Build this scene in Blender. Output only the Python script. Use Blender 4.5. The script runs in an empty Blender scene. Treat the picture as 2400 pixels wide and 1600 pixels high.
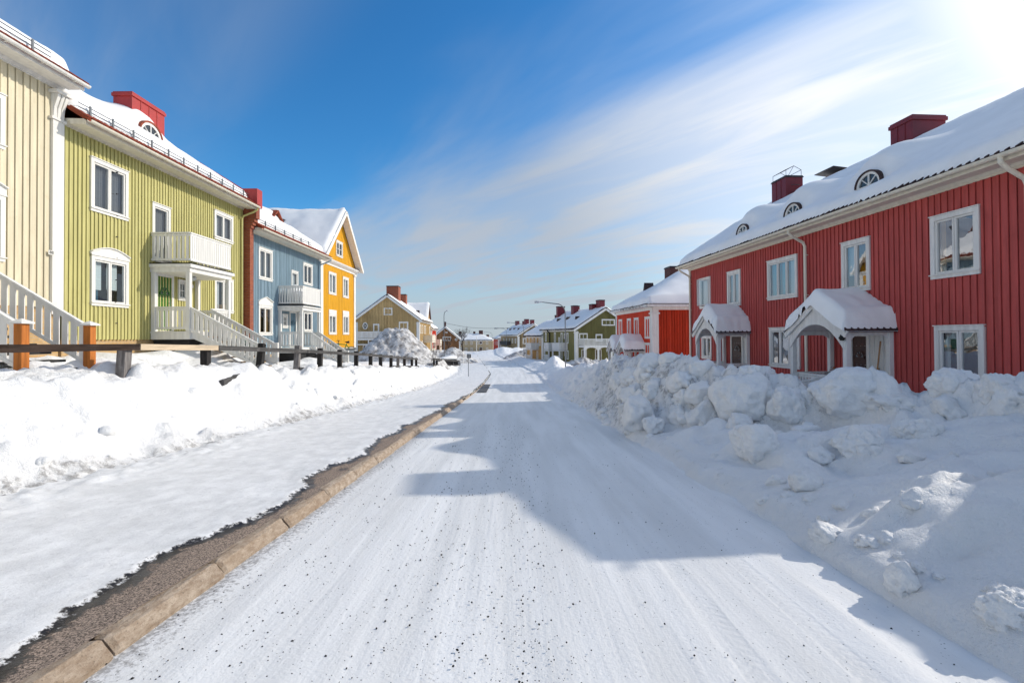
import bpy, bmesh, math, random
import numpy as np
from mathutils import Vector, Matrix

random.seed(7)
SC = bpy.context.scene
COL = SC.collection
PI = math.pi

# ---------------------------------------------------------------- camera
FPX, IW, IH = 1133.0, 2400.0, 1600.0
EYE = Vector((0.0, 0.0, 1.7))
PITCH, ROLL, SHIFT_PX = 0.0122, 0.006, 24.0
RC = Matrix.Rotation(PI / 2 + PITCH, 3, 'X') @ Matrix.Rotation(-ROLL, 3, 'Z')
cam_d = bpy.data.cameras.new('camera')
cam_d.sensor_width = 36.0
cam_d.lens = 36.0 * FPX / IW
cam_d.shift_y = -SHIFT_PX / IW
cam_d.clip_start, cam_d.clip_end = 0.1, 6000
cam = bpy.data.objects.new('camera', cam_d)
cam.matrix_world = Matrix.Translation(EYE) @ RC.to_4x4()
COL.objects.link(cam)
SC.camera = cam


def ray(px, py):
    return RC @ Vector(((px - IW / 2) / FPX, -(py - IH / 2 + SHIFT_PX) / FPX, -1.0))


def at_y(px, py, Y):
    r = ray(px, py)
    return EYE + r * (Y / r.y)


# ---------------------------------------------------------------- frames, meshes
class Frame:
    """a wall plane: s runs along it, d out of it, z up"""

    def __init__(self, o, e, n):
        self.o = Vector((o[0], o[1], 0.0))
        self.e = Vector((e[0], e[1], 0.0)).normalized()
        self.n = Vector((n[0], n[1], 0.0)).normalized()

    def P(self, s, d, z):
        return self.o + self.e * s + self.n * d + Vector((0, 0, z))

    def at(self, px, py, d=0.0):
        r = ray(px, py)
        t = ((self.o + self.n * d) - EYE).dot(self.n) / r.dot(self.n)
        q = EYE + r * t
        return (q - self.o).dot(self.e), q.z


class MB:
    def __init__(self):
        self.v, self.f = [], []

    def add(self, vs, fs):
        k = len(self.v)
        self.v += [tuple(p) for p in vs]
        self.f += [tuple(i + k for i in f) for f in fs]
        return self

    def hexa(self, p):
        return self.add(p, [(0, 3, 2, 1), (4, 5, 6, 7), (0, 1, 5, 4), (1, 2, 6, 5), (2, 3, 7, 6), (3, 0, 4, 7)])

    def box(self, F, s0, s1, d0, d1, z0, z1):
        if F is None:
            P = lambda a, b, c: Vector((a, b, c))
        else:
            P = F.P
        return self.hexa([P(s0, d0, z0), P(s1, d0, z0), P(s1, d1, z0), P(s0, d1, z0),
                          P(s0, d0, z1), P(s1, d0, z1), P(s1, d1, z1), P(s0, d1, z1)])

    def beam(self, a, b, w, h, up=(0, 0, 1)):
        a, b = Vector(a), Vector(b)
        t = (b - a).normalized()
        x = t.cross(Vector(up))
        if x.length < 1e-5:
            x = t.cross(Vector((0, 1, 0)))
        x.normalize()
        y = x.cross(t).normalized()
        x, y = x * (w / 2), y * (h / 2)
        return self.hexa([a - x - y, a + x - y, b + x - y, b - x - y, a - x + y, a + x + y, b + x + y, b - x + y])

    def tube(self, pts, r, n=8, cap=True):
        pts = [Vector(p) for p in pts]
        rs = r if isinstance(r, (list, tuple)) else [r] * len(pts)
        rings = []
        for i, p in enumerate(pts):
            t = (pts[min(i + 1, len(pts) - 1)] - pts[max(i - 1, 0)]).normalized()
            x = t.cross(Vector((0.13, 0.27, 1)))
            if x.length < 1e-4:
                x = t.cross(Vector((1, 0, 0)))
            x.normalize()
            y = t.cross(x)
            rings.append([p + (x * math.cos(2 * PI * k / n) + y * math.sin(2 * PI * k / n)) * rs[i] for k in range(n)])
        vs = [q for ring in rings for q in ring]
        fs = []
        for i in range(len(pts) - 1):
            for k in range(n):
                fs.append((i * n + k, i * n + (k + 1) % n, (i + 1) * n + (k + 1) % n, (i + 1) * n + k))
        if cap:
            fs.append(tuple(range(n))[::-1])
            fs.append(tuple((len(pts) - 1) * n + k for k in range(n)))
        return self.add(vs, fs)

    def prism(self, poly, off):
        """closed polygon of points pushed along off"""
        n = len(poly)
        off = Vector(off)
        vs = [Vector(p) for p in poly] + [Vector(p) + off for p in poly]
        fs = [tuple(range(n))[::-1], tuple(range(n, 2 * n))]
        for i in range(n):
            j = (i + 1) % n
            fs.append((i, j, n + j, n + i))
        return self.add(vs, fs)

    def profile(self, F, s0, s1, pts):
        return self.prism([F.P(s0, d, z) for d, z in pts], F.e * (s1 - s0))

    def strip(self, A, B, off):
        """ribbon between two open point lists, given thickness off"""
        for i in range(len(A) - 1):
            self.hexa([A[i], A[i + 1], B[i + 1], B[i], A[i] + off, A[i + 1] + off, B[i + 1] + off, B[i] + off])
        return self

    def quad(self, a, b, c, d):
        return self.add([a, b, c, d], [(0, 1, 2, 3)])

    def build(self, name, mat, parent=None, smooth=False, bevel=0.0):
        me = bpy.data.meshes.new(name)
        if parent is None:
            vs = np.array(self.v)
            org = Vector(((vs[:, 0].min() + vs[:, 0].max()) / 2, (vs[:, 1].min() + vs[:, 1].max()) / 2, vs[:, 2].min()))
        else:
            org = root_origin(parent)
        me.from_pydata([(x - org.x, y - org.y, z - org.z) for x, y, z in self.v], [], self.f)
        me.update()
        return finish(name, me, mat, parent, org, smooth, bevel)


ORG = {}


def root_origin(o):
    while o.parent is not None:
        o = o.parent
    return ORG[o.name]


def finish(name, me, mat, parent, org, smooth=False, bevel=0.0):
    bm = bmesh.new()
    bm.from_mesh(me)
    bmesh.ops.recalc_face_normals(bm, faces=bm.faces)
    bm.to_mesh(me)
    bm.free()
    if smooth:
        me.polygons.foreach_set('use_smooth', [True] * len(me.polygons))
    me.materials.append(M[mat])
    o = bpy.data.objects.new(name, me)
    COL.objects.link(o)
    if parent is None:
        o.location = org
        ORG[o.name] = Vector(org)
    else:
        o.parent = parent
    if bevel:
        b = o.modifiers.new('bevel', 'BEVEL')
        b.width, b.segments, b.limit_method = bevel, 2, 'ANGLE'
    return o


def grid_mesh(name, V, mat, parent=None, org=None, attrs=None, smooth=True, kind=None):
    """V: (rows, cols, 3) array"""
    r, c = V.shape[:2]
    idx = np.arange(r * c).reshape(r, c)
    q = np.stack([idx[:-1, :-1], idx[:-1, 1:], idx[1:, 1:], idx[1:, :-1]], -1).reshape(-1, 4)
    if parent is not None:
        org = root_origin(parent)
    if org is None:
        org = Vector((0, 0, 0))
    P = V.reshape(-1, 3) - np.array(org)
    a, b, d = P[q[:, 0]], P[q[:, 1]], P[q[:, 3]]
    if np.cross(b - a, d - a)[:, 2].mean() < 0:
        q = q[:, ::-1]
    me = bpy.data.meshes.new(name)
    me.vertices.add(r * c)
    me.vertices.foreach_set('co', P.astype(np.float32).ravel())
    me.loops.add(q.size)
    me.loops.foreach_set('vertex_index', q.astype(np.int32).ravel())
    me.polygons.add(len(q))
    me.polygons.foreach_set('loop_start', np.arange(0, q.size, 4, dtype=np.int32))
    me.polygons.foreach_set('use_smooth', [smooth] * len(q))
    me.update(calc_edges=True)
    for k, arr in (attrs or {}).items():
        at = me.attributes.new(k, 'FLOAT', 'POINT')
        at.data.foreach_set('value', arr.astype(np.float32).ravel())
    me.materials.append(M[mat])
    o = bpy.data.objects.new(name, me)
    COL.objects.link(o)
    if parent is not None:
        o.parent = parent
    else:
        o.location = org
        ORG[o.name] = Vector(org)
    if kind:
        o['kind'] = kind
    return o


def thing(name, label, cat, loc, group=None):
    o = bpy.data.objects.new(name, None)
    o.empty_display_size = 0.2
    COL.objects.link(o)
    o.location = loc
    ORG[o.name] = Vector(loc)
    tag(o, label, cat, group)
    return o


def tag(o, label, cat, group=None):
    o['label'] = label
    o['category'] = cat
    if group:
        o['group'] = group
    return o


# ---------------------------------------------------------------- noise
def _h(ix, iy, iz, seed):
    h = (ix.astype(np.int64) * 374761393 + iy.astype(np.int64) * 668265263 + iz.astype(np.int64) * 2147483647 + seed * 974634777) & 0xffffffff
    h = ((h ^ (h >> 13)) * 1274126177) & 0xffffffff
    h = ((h ^ (h >> 16)) * 2246822519) & 0xffffffff
    h = h ^ (h >> 15)
    return (h & 0xffffff) / float(0xffffff) * 2 - 1


def vn3(x, y, z, seed=0):
    x, y, z = np.broadcast_arrays(np.asarray(x, float), np.asarray(y, float), np.asarray(z, float))
    ix, iy, iz = np.floor(x), np.floor(y), np.floor(z)
    fx, fy, fz = x - ix, y - iy, z - iz
    u, v, w = [t * t * t * (t * (t * 6 - 15) + 10) for t in (fx, fy, fz)]
    g = lambda a, b, c: _h(ix + a, iy + b, iz + c, seed)
    l = lambda a, b, t: a + (b - a) * t
    return l(l(l(g(0, 0, 0), g(1, 0, 0), u), l(g(0, 1, 0), g(1, 1, 0), u), v),
             l(l(g(0, 0, 1), g(1, 0, 1), u), l(g(0, 1, 1), g(1, 1, 1), u), v), w)


def fbm(x, y, z=0.0, oct=4, seed=0, gain=0.5):
    a, s, n = 1.0, 0.0, 0.0
    x, y, z = np.asarray(x, float), np.asarray(y, float), np.asarray(z, float)
    for i in range(oct):
        k = 2.03 ** i
        c, sn = math.cos(i * 1.1), math.sin(i * 1.1)
        s = s + a * vn3((x * c - y * sn) * k + 17.3 * i, (x * sn + y * c) * k - 9.1 * i, z * k, seed + i)
        n += a
        a *= gain
    return s / n


def sstep(a, b, x):
    t = np.clip((np.asarray(x, float) - a) / (b - a), 0, 1)
    return t * t * (3 - 2 * t)


# ---------------------------------------------------------------- materials
M = {}


class NT:
    def __init__(self, tree):
        self.t = tree
        tree.nodes.clear()

    def n(self, typ, props=None, **ins):
        nd = self.t.nodes.new(typ)
        for k, v in (props or {}).items():
            setattr(nd, k, v)
        for k, v in ins.items():
            key = int(k[1:]) if k[0] == 'i' and k[1:].isdigit() else k.replace('_', ' ')
            self.set(nd, key, v)
        return nd

    def set(self, nd, key, v):
        s = nd.inputs[key]
        if isinstance(v, bpy.types.NodeSocket):
            self.t.links.new(v, s)
        elif isinstance(v, bpy.types.Node):
            self.t.links.new(v.outputs[0], s)
        else:
            s.default_value = v

    def math(self, op, a, b=None, c=None, clamp=False):
        nd = self.t.nodes.new('ShaderNodeMath')
        nd.operation, nd.use_clamp = op, clamp
        for i, v in enumerate((a, b, c)):
            if v is not None:
                self.set(nd, i, v)
        return nd.outputs[0]

    def mix(self, fac, a, b, blend='MIX'):
        nd = self.t.nodes.new('ShaderNodeMix')
        nd.data_type, nd.blend_type = 'RGBA', blend
        self.set(nd, 0, fac)
        self.set(nd, 6, a if not isinstance(a, tuple) else (*a[:3], 1))
        self.set(nd, 7, b if not isinstance(b, tuple) else (*b[:3], 1))
        return nd.outputs[2]

    def ramp(self, fac, lo, hi, a=0.0, b=1.0, smooth=True):
        nd = self.t.nodes.new('ShaderNodeMapRange')
        nd.interpolation_type = 'SMOOTHSTEP' if smooth else 'LINEAR'
        self.set(nd, 0, fac)
        for i, v in enumerate((lo, hi, a, b)):
            self.set(nd, i + 1, v)
        return nd.outputs[0]

    def coord(self, scale=(1, 1, 1)):
        tc = self.n('ShaderNodeTexCoord')
        return self.n('ShaderNodeMapping', Vector=tc.outputs['Object'], Scale=scale).outputs[0]

    def noise(self, vec, scale, detail=4, rough=0.55):
        return self.n('ShaderNodeTexNoise', Vector=vec, Scale=scale, Detail=detail, Roughness=rough).outputs[0]


def new_mat(name):
    m = bpy.data.materials.new(name)
    m.use_nodes = True
    M[name] = m
    return NT(m.node_tree)


def out(t, bsdf):
    o = t.n('ShaderNodeOutputMaterial')
    t.t.links.new(bsdf.outputs[0], o.inputs[0])


def paint(name, col, rough=0.6, var=0.12, stretch=(3, 3, 0.35), bump=0.15, dirt=None, dirt_amt=0.3, spec=0.3, metal=0.0, bscale=14):
    """painted wood / metal / masonry with mottled wear"""
    t = new_mat(name)
    v = t.coord(stretch)
    n1 = t.noise(v, 2.2, 5)
    n2 = t.noise(v, bscale, 4)
    dk = tuple(c * (1 - var * 2) for c in col)
    lt = tuple(min(1, c * (1 + var)) for c in col)
    c = t.mix(t.ramp(n1, 0.3, 0.7), dk, lt)
    c = t.mix(t.ramp(n2, 0.35, 0.75, 0, var * 1.6), c, dk)
    if stretch[2] < 0.5:
        # every board took the paint a little differently
        nb = t.noise(t.coord((6.5, 6.5, 0.02)), 1.0, 1)
        c = t.mix(t.ramp(nb, 0.3, 0.7, 0, 0.30), c, tuple(q * 0.72 for q in col))
        nb2 = t.noise(t.coord((9.5, 9.5, 0.03)), 1.0, 1)
        c = t.mix(t.ramp(nb2, 0.45, 0.8, 0, 0.22), c, tuple(min(1, q * 1.12 + 0.04) for q in col))
        kn = t.noise(t.coord((9, 9, 4)), 2.3, 2)
        c = t.mix(t.ramp(kn, 0.70, 0.78, 0, 0.35), c, tuple(q * 0.5 for q in col))
    if dirt:
        n3 = t.noise(t.coord(), 3.1, 6, 0.7)
        c = t.mix(t.ramp(n3, 0.52, 0.78, 0, dirt_amt), c, dirt)
    b = t.n('ShaderNodeBump', Strength=bump, Distance=0.01, Height=n2)
    out(t, t.n('ShaderNodeBsdfPrincipled', Base_Color=c, Roughness=rough, Metallic=metal, Normal=b, **{'Specular_IOR_Level': spec}))


paint('cream', (0.71, 0.63, 0.45), var=0.06, dirt=(0.42, 0.33, 0.16), dirt_amt=0.25)
paint('green', (0.555, 0.51, 0.205), var=0.08, dirt=(0.3, 0.26, 0.07), dirt_amt=0.3)
paint('blue', (0.29, 0.40, 0.47), var=0.09, dirt=(0.36, 0.46, 0.52), dirt_amt=0.35)
paint('yellow', (0.80, 0.40, 0.012), var=0.07, dirt=(0.6, 0.27, 0.01), dirt_amt=0.35)
paint('red', (0.50, 0.084, 0.074), var=0.1, dirt=(0.26, 0.03, 0.03), dirt_amt=0.3)
paint('orange_red', (0.70, 0.058, 0.016), var=0.1, dirt=(0.36, 0.03, 0.01), dirt_amt=0.3)
paint('pale_yellow', (0.66, 0.46, 0.21), var=0.05)
paint('olive', (0.23, 0.205, 0.07), var=0.08)
paint('ochre', (0.62, 0.36, 0.12), var=0.08)
paint('brown', (0.4, 0.19, 0.08), var=0.1)
paint('khaki', (0.36, 0.255, 0.13), var=0.08)
paint('beige', (0.56, 0.43, 0.26), var=0.08)
paint('white', (0.80, 0.78, 0.73), var=0.04, dirt=(0.6, 0.56, 0.48), dirt_amt=0.25)
paint('grey_white', (0.78, 0.76, 0.72), var=0.06, dirt=(0.42, 0.4, 0.37), dirt_amt=0.3)
paint('cream_trim', (0.74, 0.69, 0.57), var=0.04, dirt=(0.5, 0.45, 0.35), dirt_amt=0.25)
paint('door_green', (0.05, 0.17, 0.02), 0.4, stretch=(3, 3, 3))
paint('door_blue', (0.06, 0.16, 0.22), 0.4, stretch=(3, 3, 3))
paint('door_brown', (0.07, 0.03, 0.023), 0.45, stretch=(3, 3, 3))
paint('red_metal', (0.40, 0.036, 0.03), 0.42, var=0.06, stretch=(1, 1, 1), bump=0.05, spec=0.4)
paint('dark_red_metal', (0.17, 0.018, 0.026), 0.45, var=0.08, stretch=(1, 1, 1), bump=0.05, spec=0.4)
paint('dark_metal', (0.035, 0.035, 0.042), 0.5, var=0.1, stretch=(1, 1, 1), bump=0.05, spec=0.4)
paint('grey_metal', (0.17, 0.185, 0.2), 0.45, var=0.08, stretch=(1, 1, 1), bump=0.04, spec=0.5, metal=0.4)
paint('lamp_white', (0.55, 0.58, 0.6), 0.4, var=0.05, stretch=(1, 1, 1), bump=0.03)
paint('terracotta', (0.29, 0.062, 0.03), 0.75, var=0.2, stretch=(2, 2, 2), bump=0.3)
paint('dark_tile', (0.055, 0.03, 0.028), 0.7, var=0.2, stretch=(2, 2, 2), bump=0.3)
paint('dark_wood', (0.05, 0.034, 0.027), 0.85, var=0.25, stretch=(6, 0.5, 6), bump=0.6, dirt=(0.12, 0.1, 0.09), dirt_amt=0.3, spec=0.1)
paint('grey_wood', (0.085, 0.08, 0.077), 0.85, var=0.25, stretch=(6, 0.5, 6), bump=0.6, dirt=(0.28, 0.27, 0.26), dirt_amt=0.4)
paint('grey_post', (0.22, 0.2, 0.19), 0.85, var=0.25, stretch=(6, 6, 0.6), bump=0.6, dirt=(0.4, 0.38, 0.36), dirt_amt=0.4)
paint('black_post', (0.028, 0.025, 0.024), 0.85, var=0.25, stretch=(6, 6, 0.6), bump=0.6, dirt=(0.12, 0.11, 0.1), dirt_amt=0.3)
paint('new_wood', (0.62, 0.49, 0.34), 0.7, var=0.1, stretch=(6, 0.6, 6), bump=0.25, dirt=(0.4, 0.27, 0.16), dirt_amt=0.3)
paint('orange_wood', (0.50, 0.16, 0.028), 0.6, var=0.16, stretch=(8, 8, 0.6), bump=0.25)
paint('stair_wood', (0.3, 0.2, 0.11), 0.8, var=0.2, stretch=(2, 2, 2), bump=0.3)
paint('dark_step', (0.03, 0.03, 0.032), 0.7, var=0.2, stretch=(2, 2, 2))
paint('handle_wood', (0.42, 0.22, 0.1), 0.6)
paint('green_plastic', (0.01, 0.05, 0.035), 0.45, var=0.08, stretch=(1, 1, 1), bump=0.03, spec=0.5)
paint('bike_green', (0.03, 0.28, 0.05), 0.35, stretch=(1, 1, 1), bump=0.0)
paint('rubber', (0.012, 0.012, 0.013), 0.7, stretch=(1, 1, 1))
paint('car_paint', (0.10, 0.11, 0.13), 0.3, stretch=(1, 1, 1), bump=0.0, spec=0.6)
paint('curtain', (0.72, 0.71, 0.68), 0.8, var=0.06, stretch=(30, 30, 0.4), bump=0.3)
paint('curtain_teal', (0.08, 0.46, 0.55), 0.8, var=0.1, stretch=(30, 30, 0.4), bump=0.3)
paint('curtain_ochre', (0.5, 0.3, 0.12), 0.8, var=0.1, stretch=(30, 30, 0.4), bump=0.3)
paint('blind_grey', (0.2, 0.2, 0.205), 0.7, var=0.05, stretch=(2, 2, 30), bump=0.2)
paint('blind', (0.62, 0.68, 0.68), 0.7, var=0.04, stretch=(2, 2, 30), bump=0.2)
paint('room', (0.13, 0.125, 0.12), 0.9, var=0.2, stretch=(1, 1, 1))
paint('flower_pink', (0.5, 0.06, 0.12), 0.7)
paint('flower_orange', (0.55, 0.17, 0.03), 0.7)
paint('leaf', (0.05, 0.075, 0.03), 0.7)
paint('bark', (0.055, 0.042, 0.035), 0.9, bump=0.5)
paint('ink', (0.02, 0.02, 0.02), 0.6)
paint('gravel', (0.03, 0.029, 0.028), 0.8, var=0.4, stretch=(20, 20, 20))
paint('wire', (0.05, 0.05, 0.055), 0.5)


def brick_mat(name, c1, c2, mortar, axis='y', scale=1.0):
    t = new_mat(name)
    tc = t.n('ShaderNodeTexCoord')
    s = t.n('ShaderNodeSeparateXYZ', Vector=tc.outputs['Object'])
    u = t.math('ADD', s.outputs[0], s.outputs[1])
    v = t.n('ShaderNodeCombineXYZ', X=u, Y=s.outputs[2])
    b = t.n('ShaderNodeTexBrick', Vector=v, Color1=(*c1, 1), Color2=(*c2, 1), Mortar=(*mortar, 1), Scale=scale)
    b.inputs['Brick Width'].default_value = 0.25
    b.inputs['Row Height'].default_value = 0.075
    b.inputs['Mortar Size'].default_value = 0.008
    n = t.noise(t.coord(), 6, 5)
    c = t.mix(t.ramp(n, 0.35, 0.8, 0, 0.5), b.outputs[0], tuple(x * 0.5 for x in c1))
    bp = t.n('ShaderNodeBump', Strength=0.5, Distance=0.01, Height=t.math('SUBTRACT', n, b.outputs['Fac']))
    out(t, t.n('ShaderNodeBsdfPrincipled', Base_Color=c, Roughness=0.85, Normal=bp))


brick_mat('brick_red', (0.36, 0.085, 0.03), (0.27, 0.05, 0.025), (0.22, 0.15, 0.11))
brick_mat('brick_dark', (0.12, 0.032, 0.026), (0.09, 0.025, 0.02), (0.1, 0.08, 0.07))
brick_mat('brick_sand', (0.55, 0.36, 0.16), (0.48, 0.29, 0.12), (0.42, 0.34, 0.24))
brick_mat('stone_base', (0.5, 0.44, 0.36), (0.42, 0.36, 0.3), (0.38, 0.34, 0.3), scale=0.5)

# glass: partly see-through, partly mirror
t = new_mat('glass')
fr = t.n('ShaderNodeLayerWeight', Blend=0.5)
wob = t.n('ShaderNodeBump', Strength=0.05, Distance=0.02, Height=t.noise(t.coord(), 2.2, 2))
t.set(fr, 'Normal', wob)
gl = t.n('ShaderNodeBsdfGlossy', Color=(0.92, 0.95, 1, 1), Roughness=0.015, Normal=wob)
tr = t.n('ShaderNodeBsdfTransparent', Color=(0.78, 0.83, 0.84, 1))
mx = t.n('ShaderNodeMixShader', i0=t.math('MULTIPLY_ADD', t.math('POWER', fr.outputs['Facing'], 3.0), 0.7, 0.27, True), i1=tr.outputs[0], i2=gl.outputs[0])
out(t, mx)
t = new_mat('glass_dim')
fr = t.n('ShaderNodeLayerWeight', Blend=0.5)
gl = t.n('ShaderNodeBsdfGlossy', Color=(0.9, 0.93, 1, 1), Roughness=0.02)
tr = t.n('ShaderNodeBsdfTransparent', Color=(0.78, 0.82, 0.83, 1))
out(t, t.n('ShaderNodeMixShader', i0=t.math('MULTIPLY_ADD', t.math('POWER', fr.outputs['Facing'], 4.0), 0.6, 0.07, True), i1=tr.outputs[0], i2=gl.outputs[0]))
t = new_mat('dark_glass')
out(t, t.n('ShaderNodeBsdfPrincipled', Base_Color=(0.02, 0.024, 0.028, 1), Roughness=0.06, **{'Specular_IOR_Level': 0.9}))
t = new_mat('lit_glass_far')
nn = t.noise(t.coord(), 0.8, 2)
out(t, t.n('ShaderNodeBsdfPrincipled', Base_Color=t.mix(t.ramp(nn, 0.4, 0.6), (0.06, 0.065, 0.07), (0.26, 0.27, 0.28)), Roughness=0.1, **{'Specular_IOR_Level': 0.8}))


def snow_mat(name, base=(0.925, 0.92, 0.908), big=6.0, fine=55.0, bump=0.35, dirt_attr=False, dirt_all=0.0, dirt_col=(0.16, 0.14, 0.125)):
    t = new_mat(name)
    v = t.coord()
    n1 = t.noise(v, big, 6, 0.6)
    n2 = t.noise(v, fine, 5, 0.65)
    n3 = t.noise(v, 1.3, 3)
    c = t.mix(t.ramp(n3, 0.35, 0.7), tuple(x * 0.95 for x in base), base)
    spk = t.noise(v, fine * 1.7, 3, 0.75)
    if dirt_attr:
        d = t.n('ShaderNodeAttribute', {'attribute_name': 'dirt'}).outputs['Fac']
    else:
        d = dirt_all
    if dirt_attr or dirt_all:
        # blotches and grit, thicker where the plough left them
        mask = t.math('ADD', t.math('MULTIPLY', n1, 0.6), t.math('MULTIPLY', spk, 0.5))
        lim = t.math('SUBTRACT', 0.86, t.math('MULTIPLY', d, 0.42))
        f = t.ramp(t.math('SUBTRACT', mask, lim), 0.0, 0.13, 0, 0.9)
        c = t.mix(f, c, dirt_col)
        c = t.mix(t.math('MULTIPLY', d, 0.22), c, (0.45, 0.42, 0.39))
    hgt = t.math('ADD', t.math('MULTIPLY', n1, 1.0), t.math('MULTIPLY', n2, 0.28))
    b = t.n('ShaderNodeBump', Strength=bump, Distance=0.06, Height=hgt)
    out(t, t.n('ShaderNodeBsdfPrincipled', Base_Color=c, Roughness=0.55, Normal=b, **{'Specular_IOR_Level': 0.25}))


snow_mat('snow')
snow_mat('snow_smooth', big=2.0, fine=30, bump=0.12)
snow_mat('snow_ground', dirt_attr=True, bump=1.0, dirt_col=(0.26, 0.25, 0.24))
snow_mat('snow_block', big=6, fine=40, bump=0.9, dirt_all=0.40)
snow_mat('snow_clod', big=2, fine=14, bump=0.7, dirt_all=0.12)
snow_mat('snow_heap', base=(0.8, 0.79, 0.77), big=1.6, fine=16, bump=0.9, dirt_all=0.86, dirt_col=(0.1, 0.085, 0.075))

# packed snow road with wheel streaks and grit
t = new_mat('road')
v = t.coord()
st = t.noise(t.coord((1.3, 0.07, 1)), 2.0, 4, 0.5)
st2 = t.noise(t.coord((5, 0.3, 1)), 2.0, 5, 0.6)
pat = t.noise(t.coord((1.0, 0.45, 1)), 1.2, 5, 0.6)
c = t.mix(t.ramp(st, 0.3, 0.66), (0.73, 0.725, 0.71), (0.86, 0.855, 0.842))
c = t.mix(t.ramp(st2, 0.45, 0.75, 0, 0.28), c, (0.68, 0.67, 0.645))
c = t.mix(t.ramp(pat, 0.5, 0.72, 0, 0.3), c, (0.68, 0.67, 0.645))
d = t.n('ShaderNodeAttribute', {'attribute_name': 'dirt'}).outputs['Fac']
g1 = t.noise(v, 26, 5, 0.75)
f = t.ramp(t.math('ADD', g1, t.math('MULTIPLY', d, 0.27)), 0.62, 0.84, 0, 0.72)
c = t.mix(f, c, (0.16, 0.15, 0.14))
vo = t.n('ShaderNodeTexVoronoi', Vector=v, Scale=26.0)
keep = t.math('GREATER_THAN', t.noise(v, 9.0, 3), 0.5)
sp = t.math('MULTIPLY', t.ramp(vo.outputs['Distance'], 0.07, 0.17, 1, 0), keep)
c = t.mix(t.math('MULTIPLY', sp, 0.75), c, (0.07, 0.068, 0.065))
hg = t.math('ADD', t.math('MULTIPLY', st2, 0.5), t.math('ADD', t.math('MULTIPLY', t.noise(v, 34, 5, 0.65), 0.42), t.math('MULTIPLY', st, 0.8)))
so_ = t.n('ShaderNodeSeparateXYZ', Vector=v)
trk = None
for (u0, w0, k0) in ((1.28, 0.10, 1.0), (1.86, 0.09, 0.8), (-0.42, 0.10, 0.5), (0.62, 0.09, 0.45), (-1.55, 0.1, 0.4)):
    du = t.math('ABSOLUTE', t.math('SUBTRACT', t.math('ADD', so_.outputs[0], t.math('MULTIPLY', t.noise(t.coord((0.01, 0.12, 1)), 1.0, 2), 0.5)), u0 + 0.25))
    bnd = t.math('MULTIPLY', t.ramp(du, w0, w0 * 0.7, 0, k0), t.ramp(t.noise(t.coord((1, 0.4, 1)), 1.7, 3), 0.35, 0.6))
    wv = t.math('SINE', t.math('ADD', t.math('MULTIPLY', so_.outputs[1], 75.0), t.math('MULTIPLY', du, 60.0)))
    q_ = t.math('MULTIPLY', bnd, t.math('MULTIPLY_ADD', wv, 0.06, -0.24))
    trk = q_ if trk is None else t.math('ADD', trk, q_)
hg = t.math('ADD', hg, trk)
c = t.mix(t.math('MULTIPLY', trk, -0.55), c, (0.6, 0.59, 0.57))
b = t.n('ShaderNodeBump', Strength=0.34, Distance=0.05, Height=hg)
out(t, t.n('ShaderNodeBsdfPrincipled', Base_Color=c, Roughness=0.42, Normal=b, **{'Specular_IOR_Level': 0.35}))

# icy pavement with the bare wet strip along the kerb
t = new_mat('pavement')
v = t.coord()
n1 = t.noise(v, 2.6, 6, 0.66)
n2 = t.noise(v, 34, 5, 0.8)
ice = t.mix(t.ramp(n1, 0.3, 0.72), (0.70, 0.695, 0.685), (0.88, 0.875, 0.865))
ice = t.mix(t.ramp(n2, 0.56, 0.74, 0, 0.7), ice, (0.26, 0.25, 0.24))
n4 = t.noise(v, 11, 6, 0.78)
ice = t.mix(t.ramp(n4, 0.52, 0.68, 0, 0.55), ice, (0.52, 0.51, 0.5))
a1 = t.noise(v, 70, 3, 0.9)
asp = t.mix(t.ramp(a1, 0.38, 0.62), (0.045, 0.034, 0.027), (0.46, 0.35, 0.27))
bare = t.n('ShaderNodeAttribute', {'attribute_name': 'bare'}).outputs['Fac']
edge = t.math('ADD', bare, t.math('MULTIPLY', t.math('SUBTRACT', t.noise(v, 11, 6, 0.75), 0.5), 0.75))
wet = t.ramp(t.math('ADD', edge, t.math('MULTIPLY', t.math('SUBTRACT', t.noise(v, 2.1, 3), 0.5), 0.6)), 0.66, 0.78, 1, 0)
wet2 = t.ramp(t.noise(t.coord((1.2, 0.5, 1)), 1.9, 4, 0.6), 0.60, 0.70, 0, 0.85)
wet = t.math('MAXIMUM', wet, wet2)
asp = t.mix(wet, asp, (0.022, 0.018, 0.016))
isb = t.ramp(edge, 0.46, 0.54)
c = t.mix(isb, ice, asp)
hg = t.math('ADD', t.math('MULTIPLY', n1, 0.8), t.math('ADD', t.math('MULTIPLY', t.noise(v, 60, 4, 0.7), 0.25), t.math('MULTIPLY', isb, -0.7)))
b = t.n('ShaderNodeBump', Strength=0.4, Distance=0.05, Height=hg)
r = t.mix(isb, (0.5, 0.5, 0.5), t.mix(wet, (0.8, 0.8, 0.8), (0.3, 0.3, 0.3)))
out(t, t.n('ShaderNodeBsdfPrincipled', Base_Color=c, Roughness=r, Normal=b, **{'Specular_IOR_Level': 0.3}))

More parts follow.
